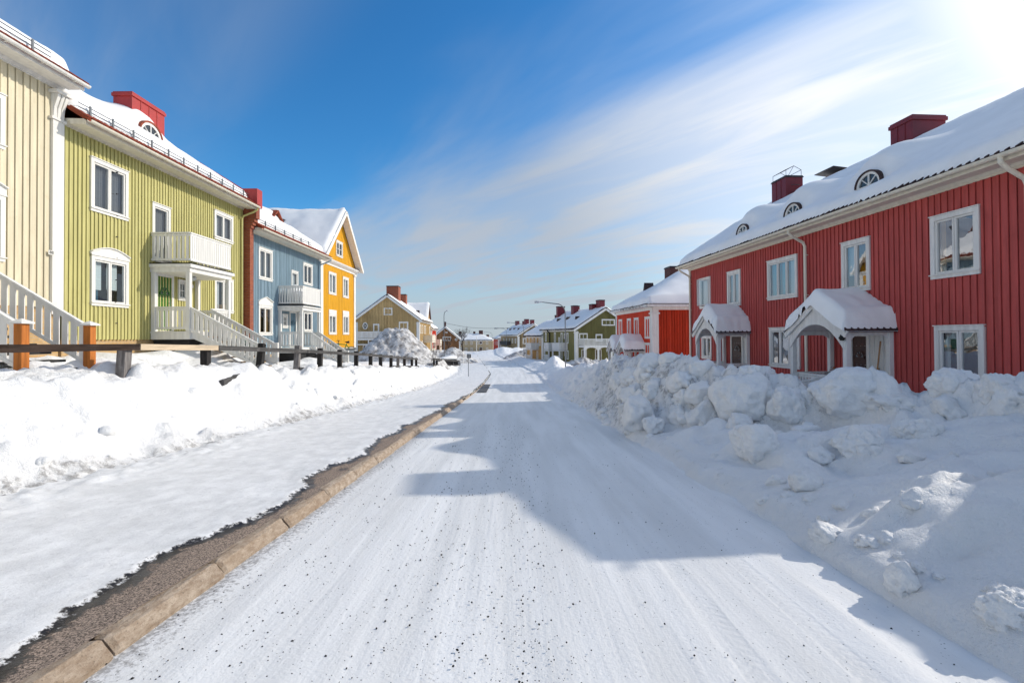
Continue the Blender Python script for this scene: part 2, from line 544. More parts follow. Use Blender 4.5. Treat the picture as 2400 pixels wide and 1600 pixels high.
t = new_mat('kerb_stone')
v = t.coord()
n1 = t.noise(t.coord((4, 1.6, 4)), 5, 7, 0.75)
n2 = t.noise(v, 70, 4, 0.75)
oi = t.n('ShaderNodeObjectInfo')
c = t.mix(t.ramp(n1, 0.3, 0.72), (0.27, 0.19, 0.125), (0.56, 0.46, 0.36))
c = t.mix(t.math('MULTIPLY', oi.outputs['Random'], 0.35), c, (0.36, 0.25, 0.16))
c = t.mix(t.ramp(n2, 0.56, 0.70, 0, 0.8), c, (0.09, 0.07, 0.05))
b = t.n('ShaderNodeBump', Strength=0.8, Distance=0.03, Height=t.math('ADD', n1, t.math('MULTIPLY', n2, 0.5)))
out(t, t.n('ShaderNodeBsdfPrincipled', Base_Color=c, Roughness=0.8, Normal=b))

t = new_mat('asphalt')
a1 = t.noise(t.coord(), 60, 4, 0.8)
out(t, t.n('ShaderNodeBsdfPrincipled', Base_Color=t.mix(t.ramp(a1, 0.35, 0.65), (0.04, 0.04, 0.04), (0.12, 0.12, 0.12)), Roughness=0.7))
# ---------------------------------------------------------------- terrain
def tab(pts):
    xs = np.array([p[0] for p in pts], float)
    ys = np.array([p[1] for p in pts], float)
    k = np.linspace(-3, 3, 13)

    def f(y):
        y = np.asarray(y, float)
        w = 0.5 + 0.03 * np.abs(y)
        return sum(np.interp(y + w * q * 0.4, xs, ys) for q in k) / len(k)
    return f


zr = tab([(-60, 3.6), (30, -1.8), (40, -2.25), (50, -2.5), (65, -2.65), (100, -2.85), (160, -3.4), (250, -4.9), (600, -6), (2000, -8)])
xc = tab([(-60, 0), (56, 0), (130, -7.0), (260, -24), (2000, -200)])
zleft = tab([(-60, 4), (0, 1.35), (9, 1.06), (13, 0.90), (16, 0.66), (20, 0.42), (23, 0.26), (28, -0.04), (36, -0.55), (50, -1.3), (60, -1.76), (70, -2.1), (100, -2.3), (160, -2.9), (250, -4.6), (600, -6), (2000, -8)])
utoe = tab([(-60, 6.2), (5.3, 6.2), (6.6, 6.9), (7.4, 6.7), (8.6, 5.9), (9.6, 4.6), (11.8, 3.1), (16, 2.95), (20, 3.0), (26, 3.1), (60, 3.2), (2000, 4)])
wrid = tab([(-60, 0.8), (9, 0.9), (13, 1.2), (20, 1.6), (60, 1.8), (2000, 3)])
hapr = tab([(-60, 1.0), (7.4, 0.85), (8.6, 0.58), (9.6, 0.38), (12, 0.2), (2000, 0.16)])
urid = lambda y: utoe(y) + wrid(y)
hrid = tab([(-60, 2.85), (5.4, 2.85), (6.2, 2.2), (7.0, 1.15), (8.6, 1.15), (9.6, 1.3), (12, 1.7), (16, 1.95), (20, 1.9), (24, 1.75), (32, 1.6), (50, 1.0), (65, 0.85), (100, 0.65), (160, 0.4), (300, 0.2), (2000, 0.1)])
hyard = tab([(-60, 0.5), (12, 0.35), (25, 0.7), (40, 0.7), (60, 0.5), (200, 0.3), (2000, 0)])
ROAD_L, ROAD_R, PATH_L = -2.5, 2.72, -6.15


def ground(x, y, rough=True):
    x, y = np.asarray(x, float), np.asarray(y, float)
    r, u = zr(y), x - xc(y)
    zl = zleft(y)
    amp = np.clip(1.2 - y / 90.0, 0.25, 1.0) if rough else 0.0
    wob = 0.22 * vn3(x * 0 + 3.1, y * 0.55, 0 * x, 5) + 0.1 * vn3(x * 0, y * 1.9, 0 * x, 6)
    # left: pavement, ploughed bank, yard
    t = np.clip((PATH_L + wob - u) / 1.85, 0, 1)
    bankL = (0.35 * t + 0.65 * t * t * (3 - 2 * t))
    yardL = zl + 0.3 * sstep(-9.2, -12.0, u) + 0.22 * sstep(0.0, 0.6, vn3(x * 0.5, y * 0.4, 0 * x, 77)) * sstep(-9, -10.5, u)
    left = (r + 0.07) * (1 - bankL) + yardL * bankL
    yardL = yardL + 0.62 * np.exp(-((x + 11.2) / 1.1) ** 2 - ((y - 17.6) / 1.5) ** 2) + 0.4 * np.exp(-((x + 10.6) / 1.2) ** 2 - ((y - 27) / 2.0) ** 2)
    left = (r + 0.07) * (1 - bankL) + yardL * bankL
    deb = np.exp(-((u - (PATH_L + 0.05)) / 0.6) ** 2)
    mL = sstep(PATH_L + 0.4, PATH_L - 0.7, u) * sstep(-13, -9, u)
    left = left + amp * (mL * (0.24 * fbm(x * 1.0, y * 1.0, 0, 5, 11, 0.58) + 0.12 * fbm(x * 4.0, y * 4.0, 0, 4, 12, 0.6)) + deb * 0.14 * np.abs(fbm(x * 4, y * 4, 0, 4, 13)) + deb * 0.03)
    lump = vn3(x * 1.7, y * 1.7, 0 * x, 21)
    left = left + amp * mL * 0.16 * sstep(0.25, 0.75, lump)
    # right: lip, bank, yard
    ur, hr, hy = urid(y), hrid(y), hyard(y)
    lip = ROAD_R + 0.12 * vn3(x * 0 + 9, y * 0.7, 0 * x, 7) + 0.06 * vn3(x * 0, y * 2.7, 0 * x, 8)
    ut = utoe(y) + 0.35 * vn3(x * 0 + 2, y * 0.8, 0 * x, 47)
    ha = hapr(y)
    k = np.clip((u - lip) / np.maximum(ut - lip, 0.3), 0, 1.0)
    lipz = 0.16 * sstep(0, 0.28, u - lip)
    k2 = np.clip((u - ut) / np.maximum(ur - ut, 0.4), 0, 1.0)
    up = lipz + np.maximum(ha - 0.16, 0) * k + (hr - np.maximum(ha, 0.16)) * (0.5 * k2 + 0.5 * k2 * k2 * (3 - 2 * k2))
    dn = sstep(0.1, 1.7, u - ur)
    right = r - 0.03 + up * (1 - dn) + (hy + (up - up)) * dn
    mR = sstep(0.0, 0.5, u - lip) * sstep(11, 8, u)
    rg = fbm(x * 0.75, y * 0.75, 0, 5, 31)
    right = right + amp * mR * (0.2 * rg + 0.085 * fbm(x * 3.0, y * 3.0, 0, 5, 33, 0.6)) * (0.4 + 0.6 * sstep(0.1, 1.2, u - lip))
    lp2 = vn3(x * 1.25 + 5, y * 1.25, 0 * x, 41)
    right = right + amp * mR * 0.2 * sstep(0.3, 0.72, lp2) * sstep(0.2, 0.9, u - lip)
    ledge = vn3(x * 0.6, y * 2.1, 0 * x, 43)
    right = right + amp * mR * 0.09 * sstep(0.1, 0.22, ledge) * sstep(0.3, 1.0, u - lip)
    hz_ = sstep(-0.4, 0.5, u - ut) * sstep(1.6, 0.4, u - ur) * sstep(6.4, 7.6, y) * sstep(40, 22, y)
    w1, w2 = vn3(x * 0.9, y * 0.9, 0 * x, 91), vn3(x * 0.9 + 7, y * 0.9, 0 * x, 92)
    cl = np.abs(fbm(x * 1.5 + w1 * 0.5, y * 1.5 + w2 * 0.5, 0, 4, 93))
    right = right + (amp > 0) * hz_ * (0.5 * (0.3 - cl) + 0.2 * fbm(x * 2.2, y * 2.2, 0, 4, 95) + 0.1 * fbm(x * 6, y * 6, 0, 4, 97, 0.6))
    edge = np.exp(-((u - lip - 0.12) / 0.2) ** 2)
    right = right + amp * edge * 0.07 * fbm(x * 4, y * 4, 0, 3, 35)
    z = np.where(u < 0, left, right)
    far = 0.25 * vn3(x * 0.09, y * 0.09, 0 * x, 51) * sstep(14, 30, np.abs(u))
    on = (u > PATH_L + 0.35) & (u < ROAD_R - 0.05)
    z = np.where(on, r - 0.09, z + far)
    return z


def dirtmap(x, y):
    r, u = zr(y), x - xc(y)
    deb = np.exp(-((u - (PATH_L + 0.05)) / 0.6) ** 2)
    lip = np.exp(-((u - ROAD_R - 0.25) / 0.45) ** 2)
    crest = np.exp(-((u - urid(y) + 0.5) / 0.9) ** 2) * sstep(7, 10, y) * sstep(30, 20, y)
    fenc = np.exp(-((u + 8.2) / 0.6) ** 2) * sstep(11, 16, y)
    return np.clip(0.8 * deb + 0.42 * lip + 0.62 * crest + 0.42 * fenc + 0.12 + 0.06 * sstep(2.6, 4, u) * sstep(9, 7, u), 0, 1)


ys = [-14 + i * 0.5 for i in range(32)]
y = 2.0
while y < 1700:
    ys.append(y)
    y += max(0.05, y * 0.0105)
ys = np.array(ys)
xs = [0.0]
x = 0.0
while x < 1700:
    x += 0.05 if x < 9.2 else max(0.055, (x - 9.2) * 0.11)
    xs.append(x)
xs = np.array([-q for q in xs[:0:-1]] + xs)
X, Y = np.meshgrid(xs, ys)
X = X + xc(Y) * np.clip(1 - np.abs(X) / 200, 0, 1)
Z = ground(X, Y)
grid_mesh('snow_ground', np.stack([X, Y, Z], -1), 'snow_ground', attrs={'dirt': dirtmap(X, Y)}, kind='structure')

# packed-snow road
us = np.linspace(ROAD_L + 0.08, ROAD_R + 0.28, 110)
yy = []
y = -13.0
while y < 260:
    yy.append(y)
    y += max(0.05, abs(y) * 0.011) if y > 2 else 0.3
yy = np.array(yy)
U, Y = np.meshgrid(us, yy)
X = U + xc(Y)
rut = 0.012 * fbm(U * 2.4, Y * 0.07, 0, 4, 61) + 0.006 * fbm(U * 9, Y * 0.5, 0, 3, 62)
ridge = 0.03 * np.exp(-((U - 2.15 - 0.08 * vn3(Y * 0.5, 0 * Y, 0 * Y, 66)) / 0.13) ** 2) * (0.6 + 0.6 * vn3(U * 3, Y * 1.5, 0, 67))
Z = zr(Y) + rut + ridge - 0.012 * np.exp(-((U - 0.15) / 0.5) ** 2)
dirt = np.clip(np.exp(-((U - ROAD_L - 0.1) / 0.28) ** 2) + 0.25 * np.exp(-((U + 0.3) / 0.5) ** 2), 0, 1) * np.clip(1.2 - Y / 45, 0.2, 1)
grid_mesh('road', np.stack([X, Y, Z], -1), 'road', attrs={'dirt': dirt}, kind='structure')

# pavement on the left with the thawed strip behind the kerb
us = np.concatenate([np.linspace(PATH_L - 0.55, -3.5, 70), np.linspace(-3.48, ROAD_L + 0.02, 60)])
U, Y = np.meshgrid(us, yy)
X = U + xc(Y)
dk = (ROAD_L - 0.04) - U
wid = (0.27 + 0.15 * vn3(Y * 0.55, 0 * Y, 0 * Y, 71) + 0.10 * vn3(Y * 1.7, 0 * Y, 0 * Y, 72) + 0.05 * vn3(Y * 5, 0 * Y, 0 * Y, 73)) * sstep(34, 14, Y) + 0.10 * vn3(Y * 0.4, 0 * Y, 0 * Y, 74) * sstep(10, 25, Y)
bare = np.clip(0.5 + (wid - dk) * 1.9, 0, 1)
Z = zr(Y) + 0.115 + 0.02 * fbm(U * 1.3, Y * 0.6, 0, 4, 75) + 0.008 * fbm(U * 6, Y * 3, 0, 3, 76) + 0.02 * sstep(0.55, 0.45, bare) + np.exp(-((U - PATH_L - 0.25) / 0.45) ** 2) * (0.12 * np.abs(fbm(U * 4, Y * 4, 0, 4, 78)) + 0.02)
grid_mesh('pavement', np.stack([X, Y, Z], -1), 'pavement', attrs={'bare': bare}, kind='structure')

# kerb: one row of set stones
kerb = bpy.data.objects.new('kerb', None)
COL.objects.link(kerb)
kerb['kind'] = 'structure'
ORG['kerb'] = Vector((0, 0, 0))
y = 0.62
while y < 42:
    ln = 1.16 + random.uniform(-0.05, 0.05)
    m = MB()
    j = random.uniform(-0.01, 0.01)
    x0, x1 = ROAD_L - 0.045 + j + 0.04 * max(0, 1 - y / 7), ROAD_L + 0.13 + j + 0.04 * max(0, 1 - y / 7)
    za, zb = float(zr(y + 0.01)), float(zr(y + ln - 0.012))
    ya, yb = y + 0.011, y + ln - 0.011
    h = 0.12 + random.uniform(-0.006, 0.006)
    if y > 23:
        h -= random.choice((0.03, 0.1, 0.17, 0.2, 0.2))
        x0, x1 = x0 + 0.05, x1 - 0.03
    sect = [(x0, -0.15), (x0, h - 0.008), (x0 + 0.02, h), (x0 + 0.085, h), (x0 + 0.115, h - 0.02), (x1 - 0.012, 0.03), (x1, -0.15)]
    n = len(sect)
    stn = 9
    vs, fs = [], []
    for k in range(stn):
        q = (0, 0.03, 0.18, 0.34, 0.5, 0.66, 0.82, 0.97, 1)[k]
        e = 0.017 if k in (0, stn - 1) else 0.0
        for i, (a, b) in enumerate(sect):
            w = 0.004 * math.sin(7 * k + 3 * i + 11 * y)
            vs.append((a + w * (0 < i < n - 1) + (e if i < 3 else -e if i > 3 else 0) * 0.6, ya + (yb - ya) * q, (za + (zb - za) * q) + b + (w - e) * (b > 0)))
    for k in range(stn - 1):
        for i in range(n - 1):
            fs.append((k * n + i, k * n + i + 1, (k + 1) * n + i + 1, (k + 1) * n + i))
    fs.append(tuple(range(n)))
    fs.append(tuple((stn - 1) * n + i for i in range(n))[::-1])
    m.add(vs, fs)
    m.build('kerb_stone', 'kerb_stone', kerb)
    y += ln

# far kerb line past the crossing
m = MB()
for k in range(14):
    y0, y1 = 66 + k * 3, 68.9 + k * 3
    m.hexa([Vector((float(xc(a)) + dx - 3.0, a, float(zr(a)) + dz)) for dz in (-0.1, 0.12) for (a, dx) in ((y0, 0), (y0, 0.16), (y1, 0.16), (y1, 0))])
m.build('kerb_stone', 'asphalt', kerb)

# bare patch of asphalt in the road
p = [at_y(px, py, Y) for px, py, Y in ((1117, 927, 31), (1140, 927, 31), (1150, 908, 40.5), (1134, 908, 40.5))]
m = MB()
m.add([(q.x, q.y, float(zr(q.y)) + 0.03) for q in p], [(0, 1, 2, 3)])
o = m.build('road_patch', 'asphalt')
o['kind'] = 'structure'

# grit on the packed snow
rg = random.Random(3)
m = MB()
n = 0
while n < 2700:
    u = rg.choice([rg.gauss(0.12, 0.16), rg.gauss(-0.5, 0.35), rg.gauss(-1.2, 0.5), rg.uniform(-2.4, 2.6), rg.gauss(-2.0, 0.35)])
    y = 2.2 + 12 * rg.random() ** 1.7
    if not -2.4 < u < 2.7:
        continue
    s = 0.0028 + 0.0068 * rg.random() ** 3
    c = Vector((u, y, float(-0.06 * y) + 0.004))
    a = rg.random() * 6.28
    ca, sa = math.cos(a) * s, math.sin(a) * s
    l = rg.uniform(0.7, 1.5)
    m.add([c + Vector((ca * l, sa * l, 0)), c + Vector((-sa, ca, 0)), c + Vector((-ca * l, -sa * l, 0)), c + Vector((sa, -ca, 0)), c + Vector((0, 0, s * 0.9)), c - Vector((0, 0, s))],
          [(0, 1, 4), (1, 2, 4), (2, 3, 4), (3, 0, 4), (1, 0, 5), (2, 1, 5), (3, 2, 5), (0, 3, 5)])
    n += 1
g = m.build('gravel', 'gravel')
g['kind'] = 'stuff'
tag(g, 'dark grit scattered over the packed snow road', 'gravel')


YS = 1.6 * 1.008 ** np.arange(470)


def drop(px, py):
    """where the view ray meets the smoothed right bank, or the air over its crest"""
    r = ray(px, py) / ray(px, py).y
    qx, qz = EYE.x + r.x * YS, EYE.z + r.z * YS
    hit = np.nonzero((qz < ground(qx, YS, False)) | (qx - xc(YS) > urid(YS) - 0.15))[0]
    k = YS[hit[0]] if len(hit) else 30.0
    return EYE + r * float(k)


# ---------------------------------------------------------------- snow blocks on the right bank
def block_mesh(seed, size, flat=0.0, sub=4, rough=1.0):
    bm = bmesh.new()
    bmesh.ops.create_icosphere(bm, subdivisions=sub, radius=1.0)
    N = np.array([v.co[:] for v in bm.verts])
    rg = np.random.RandomState(seed)
    pl = rg.normal(size=(11, 3))
    pl /= np.linalg.norm(pl, axis=1)[:, None]
    ds = rg.uniform(0.62, 1.0, 11)
    dots = np.maximum(N @ pl.T, 0) / ds
    r = np.minimum((dots ** 16).sum(1) ** (-1 / 16.0), 1.1)
    P = N * r[:, None]
    o = seed * 3.7
    nz = 0.17 * fbm(P[:, 0] * 1.7 + o, P[:, 1] * 1.7, P[:, 2] * 1.7, 3, seed) + rough * (0.10 * fbm(P[:, 0] * 4 + o, P[:, 1] * 4, P[:, 2] * 4, 4, seed + 9, 0.62) - 0.09 * np.clip(np.abs(fbm(P[:, 0] * 2.1 + o, P[:, 1] * 2.1, P[:, 2] * 2.1, 2, seed + 5)) * -6 + 1, 0, 1))
    pit = np.clip(fbm(P[:, 0] * 2.6 - o, P[:, 1] * 2.6, P[:, 2] * 2.6, 2, seed + 77) - 0.25, 0, 1) * (N[:, 2] < 0.35)
    P = P * (1 + nz - 0.55 * rough * pit)[:, None]
    P[:, 2] *= 1 - flat
    P = P * np.array(size)
    a = rg.uniform(0, 6.28)
    c, s = math.cos(a), math.sin(a)
    me = bpy.data.meshes.new('snow_block')
    bm.to_mesh(me)
    bm.free()
    me.vertices.foreach_set('co', P.astype(np.float32).ravel())
    me.polygons.foreach_set('use_smooth', [True] * len(me.polygons))
    me.update()
    me.materials.append(M['snow_block'])
    return me


BLK = [
    (1520, 866, 64, 80, 'tall snow block at the far end of the right bank beside the porch canopies'),
    (1573, 843, 50, 34, 'small rounded snow block before the bright red end wall'),
    (1642, 861, 60, 46, 'pointed snow block before the far porch of the long red house'),
    (1487, 975, 76, 92, 'upright snow lump beside the road, leftmost on the right bank'),
    (1598, 897, 66, 74, 'dirty broken snow lump below the far porch of the red house'),
    (1744, 950, 140, 136, 'large smooth-faced snow boulder below the near porch window of the red house'),
    (1776, 880, 100, 50, 'flat snow slab perched on the large boulder before the red house'),
    (1650, 922, 80, 60, 'angular snow block left of the large smooth boulder'),
    (1652, 982, 72, 76, 'leaning snow lump at the lower left of the large boulder'),
    (1766, 1038, 102, 88, 'squarish snow block lying under the large smooth boulder'),
    (1850, 962, 94, 112, 'tall wedge of snow between the two largest boulders'),
    (1980, 930, 172, 134, 'biggest rounded snow boulder before the brown door of the near porch'),
    (2103, 956, 160, 72, 'long tilted snow slab right of the biggest boulder'),
    (2140, 1016, 104, 72, 'hollowed dirty snow lump under the long tilted slab'),
    (2015, 1043, 108, 76, 'pair-topped snow block below the biggest boulder'),
    (2250, 919, 130, 98, 'sunlit snow block under the lower window of the red house'),
    (2222, 966, 72, 64, 'small snow block tucked under the sunlit block'),
    (2376, 940, 150, 136, 'huge square snow block at the right end of the bank'),
    (1888, 1012, 66, 40, 'small snow lump in the gap below the tall wedge'),
    (1920, 1066, 56, 40, 'fist-shaped snow lump on the slope left of the pair-topped block'),
    (1890, 1136, 70, 62, 'dirty tipped snow lump halfway down the bank'),
    (1933, 1246, 80, 62, 'brown-stained snow lump at the roadside edge'),
    (2042, 1270, 76, 40, 'low snow lump with a sunlit top on the near slope'),
    (2112, 1358, 74, 92, 'broken snow clod standing at the near road edge'),
    (2352, 1432, 120, 104, 'large snow lump at the bottom right edge of the bank'),
    (2316, 1222, 168, 80, 'low rounded snow mound on the near slope'),
    (2138, 1072, 60, 34, 'little snow lump on the smooth slope below the hollow'),
]
def place(px, py, w, h, i, lab, grp, rough=1.0, sub=4):
    q = drop(px, py + h * 0.40)
    Yd = q.y + 0.3 * w * q.y / FPX
    p = at_y(px, py, Yd)
    sx, sz = w * Yd / FPX / 2, h * Yd / FPX / 2
    gz = float(ground(p.x, p.y, False))
    low = p.z - sz * 0.9
    ext = min(0.4, max(0.0, low - gz) * 0.5)          # stretch down so that nothing hovers
    me = block_mesh(100 + i, (sx * 1.04, (sx + sz) / 2, sz * 1.06 + ext), 0.0, sub, rough)
    o = bpy.data.objects.new('snow_block', me)
    o.location = (p.x, p.y, p.z - ext)
    COL.objects.link(o)
    return tag(o, lab, 'snow block', grp)


for i, (px, py, w, h, lab) in enumerate(BLK):
    place(px, py, w, h, i, lab, 'snow blocks along the right bank', 0.75 if 'smooth' in lab or 'rounded' in lab else 1.25, 5 if w > 90 else 4)
rg = random.Random(31)
for i in range(46):
    px = rg.uniform(1440, 1900)
    q = (px - 1440) / 460
    py = rg.uniform(880 + 30 * q, 1000 + 30 * q)
    w = rg.uniform(26, 62)
    place(px, py, w, w * rg.uniform(0.7, 1.1), 60 + i, 'rough middling snow chunk packed into the heap on the right bank', 'middling snow chunks in the right heap', 1.4)

for i in range(22):
    px = rg.uniform(1780, 2390)
    py = rg.uniform(1100 + 0.15 * (px - 1780), 1180 + 0.5 * (px - 1780))
    w = rg.uniform(24, 66)
    place(px, py, w, w * rg.uniform(0.5, 0.8), 130 + i, 'low snow chunk sunk into the near slope of the right bank', 'low snow chunks on the near right slope', 1.4)

# loose lumps all over the banks: two meshes shared by many copies
lump = [block_mesh(300 + i, (1, 0.9, 0.8), 0, 3, 1.2) for i in range(4)]
rg = random.Random(12)
for me in lump:
    me.materials.clear()
    me.materials.append(M['snow_clod'])
for i in range(135):
    if i < 60:
        y = rg.uniform(3.5, 26)
        u = float(utoe(y)) + rg.gauss(0.0, 0.5) - (0 if y > 7.5 else 1.5)
        s = rg.uniform(0.05, 0.17) * (1.1 if y > 9 else 0.6)
        lab, grp = 'small snow lump lying among the big blocks on the right bank', 'small snow lumps on the right bank'
    elif i < 95:
        y = rg.uniform(2.6, 20)
        u = ROAD_R + 0.25 + abs(rg.gauss(0, 0.35))
        s = rg.uniform(0.03, 0.1)
        lab, grp = 'small snow lump at the foot of the right bank', 'small snow lumps at the right road edge'
    else:
        y = rg.uniform(4, 30)
        u = PATH_L - 0.1 + rg.gauss(0, 0.3) if i < 125 else rg.uniform(-8.2, -6.6)
        s = rg.uniform(0.03, 0.11) if i < 125 else rg.uniform(0.08, 0.24)
        lab, grp = ('small snow clod at the foot of the left bank beside the icy pavement', 'small snow clods along the pavement') if i < 125 else ('small snow clod on the sunlit left bank below the fence', 'small snow clods on the left bank')
    o = bpy.data.objects.new('snow_clod', lump[i % 4])
    z = float(ground(u, y))
    if i < 125 and i >= 95:
        z = max(z, float(zr(y)) + 0.1)
    o.location = (u, y, z - s * 0.25)
    o.scale = (s * rg.uniform(0.8, 1.3), s, s * rg.uniform(0.7, 1.1))
    o.rotation_euler = (rg.uniform(-0.4, 0.4), rg.uniform(-0.4, 0.4), rg.uniform(0, 6.3))
    COL.objects.link(o)
    tag(o, lab, 'snow lump', grp)


# ---------------------------------------------------------------- ploughed heaps
def heap(cx, cy, rx, ry, h, seed, label, peaks=((0, 0, 1),), mat='snow_heap', rough=1.0, base=None):
    n = 130
    a = np.linspace(-1.25, 1.25, n)
    A, B = np.meshgrid(a, a)
    hz = np.zeros_like(A)
    for (ox, oy, k) in peaks:
        rr = np.sqrt((A - ox) ** 2 + (B - oy) ** 2)
        hz = np.maximum(hz, k * np.clip(1 - rr, -0.3, 1))
    hz = hz - 0.12 * np.exp(-(hz - hz.max()) ** 2 / 0.01)
    px, py = cx + A * rx, cy + B * ry
    f = np.clip(hz * 4, 0, 1)
    z = hz * h + rough * f * (0.22 * fbm(px * 0.8, py * 0.8, 0, 5, seed) + 0.14 * np.abs(fbm(px * 2.6, py * 2.6, 0, 4, seed + 5)))
    z = z + (np.asarray(base) if base is not None else ground(px, py, False)) - 0.06
    o = grid_mesh('snow_heap', np.stack([px, py, z], -1), mat, org=Vector((cx, cy, float(zr(cy)))))
    tag(o, label, 'snow heap', 'ploughed snow heaps beside the street')


heap(-13.4, 56, 4.9, 4.6, 4.75, 1, 'tall dirty snow heap before the pale yellow gable house', ((-0.12, 0, 0.97), (0.12, 0, 1), (0.3, -0.05, 0.72)), rough=1.6)
heap(-10.3, 83, 4.6, 4, 2.7, 2, 'pinkish snow heap behind the parked car and the left street lamp', ((0.12, 0, 1), (-0.55, 0.1, 0.65)), rough=0.7)
heap(4.6, 102, 5.2, 4, 2.6, 3, 'dirty cone of ploughed snow before the khaki gable house', ((0, 0, 1), (0.35, 0, 0.7), (-0.45, 0, 0.45)))
heap(10.0, 62, 3.0, 3, 1.5, 4, 'low snow heap at the foot of the nearest street lamp', ((-0.3, 0, 1), (0.3, 0.1, 0.7)))
heap(15.4, 61, 4.6, 3, 2.05, 5, 'smooth rounded snow heap before the olive house doors', ((0, 0, 1), (0.4, 0, 0.7)), mat='snow', rough=0.4)
heap(-2.5, 135, 9, 5, 2.3, 6, 'long low snow bank closing off the far end of the street', ((-0.35, 0, 0.7), (0.0, 0, 0.9), (0.4, 0, 0.75)), mat='snow', rough=0.6)
heap(5.2, 58, 2.2, 3, 1.35, 8, 'bluish snow heap beside the road bend on the right', ((0, 0, 1), (0.3, 0, 0.6)), mat='snow', rough=0.8)
# ---------------------------------------------------------------- house kit
def cut(a, b, holes):
    """interval a..b minus holes"""
    segs = [(a, b)]
    for h0, h1 in holes:
        nx = []
        for s, e in segs:
            if h1 <= s or h0 >= e:
                nx.append((s, e))
            else:
                if h0 > s:
                    nx.append((s, h0))
                if h1 < e:
                    nx.append((h1, e))
        segs = nx
    return [q for q in segs if q[1] - q[0] > 0.004]


def boards(mb, F, s0, s1, z0, ztop, holes, pitch=0.15, bw=0.05, bd=0.03, seed=0, plain=False):
    """board-and-batten wall; ztop is a number or a function of s; holes are (s0, s1, z0, z1)"""
    zt = ztop if callable(ztop) else (lambda s: ztop)
    if plain:
        xs = sorted(set([s0, s1] + [q for h in holes for q in h[:2] if s0 < q < s1] + [s0 + (s1 - s0) * i / 24 for i in range(25)]))
        for a, b in zip(xs, xs[1:]):
            m = (a + b) / 2
            for c, d in cut(z0, zt(m), [h[2:] for h in holes if h[0] < m < h[1]]):
                top = d >= zt(m) - 1e-6
                mb.quad(F.P(a, 0, c), F.P(b, 0, c), F.P(b, 0, zt(b) if top else d), F.P(a, 0, zt(a) if top else d))
        return
    n = max(1, int(round((s1 - s0) / pitch)))
    p = (s1 - s0) / n
    rg = random.Random(seed)
    for i in range(n):
        a = s0 + i * p
        j = rg.uniform(-0.008, 0.008)
        # board
        g0, g1 = a + p / 2 - bw / 2 + j - 0.011, a + p / 2 - bw / 2 + j + 0.004
        bs = sorted(set([a, a + p, g0, g1] + [q for h in holes for q in h[:2] if a < q < a + p]))
        for u, v in zip(bs, bs[1:]):
            m = (u + v) / 2
            if g0 < m < g1:
                continue            # the open joint beside the batten
            for c, d in cut(z0, zt(m), [h[2:] for h in holes if h[0] < m < h[1]]):
                top = d >= zt(m) - 1e-6
                mb.quad(F.P(u, 0, c), F.P(v, 0, c), F.P(v, 0, zt(v) if top else d), F.P(u, 0, zt(u) if top else d))
        # batten
        u, v = a + p / 2 - bw / 2 + j, a + p / 2 + bw / 2 + j
        dd = bd + rg.uniform(-0.003, 0.003)
        for c, d in cut(z0 - 0.01 - rg.random() * 0.012, zt((u + v) / 2) - 0.002, [(h[2], h[3]) for h in holes if h[0] < v and h[1] > u]):
            mb.hexa([F.P(u, -0.004, c), F.P(v, -0.004, c), F.P(v, dd, c), F.P(u, dd, c), F.P(u, -0.004, d), F.P(v, -0.004, d), F.P(v, dd, d), F.P(u, dd, d)])


def ring(mb, F, s0, s1, z0, z1, w, d0, d1, wb=None):
    wb = w if wb is None else wb
    mb.box(F, s0, s0 + w, d0, d1, z0, z1)
    mb.box(F, s1 - w, s1, d0, d1, z0, z1)
    mb.box(F, s0 + w, s1 - w, d0, d1, z1 - w, z1)
    mb.box(F, s0 + w, s1 - w, d0, d1, z0, z0 + wb)


class House:
    def __init__(self, name, label, cat, F, s0, s1, depth, zb):
        self.F, self.s0, self.s1, self.depth, self.zb = F, s0, s1, depth, zb
        p = F.P((s0 + s1) / 2, -depth / 2, zb)
        self.root = thing(name, label, cat, p)
        self.holes = {}
        self.k = 0

    def end(self, far=False):
        """frame of an end wall: s from the back (0) to the street front (depth)"""
        F = self.F
        if far:
            return Frame(F.P(self.s1, -self.depth, 0), F.n, F.e)
        return Frame(F.P(self.s0, -self.depth, 0), F.n, -F.e)

    def hole(self, F, *h):
        self.holes.setdefault(id(F), []).append(h)


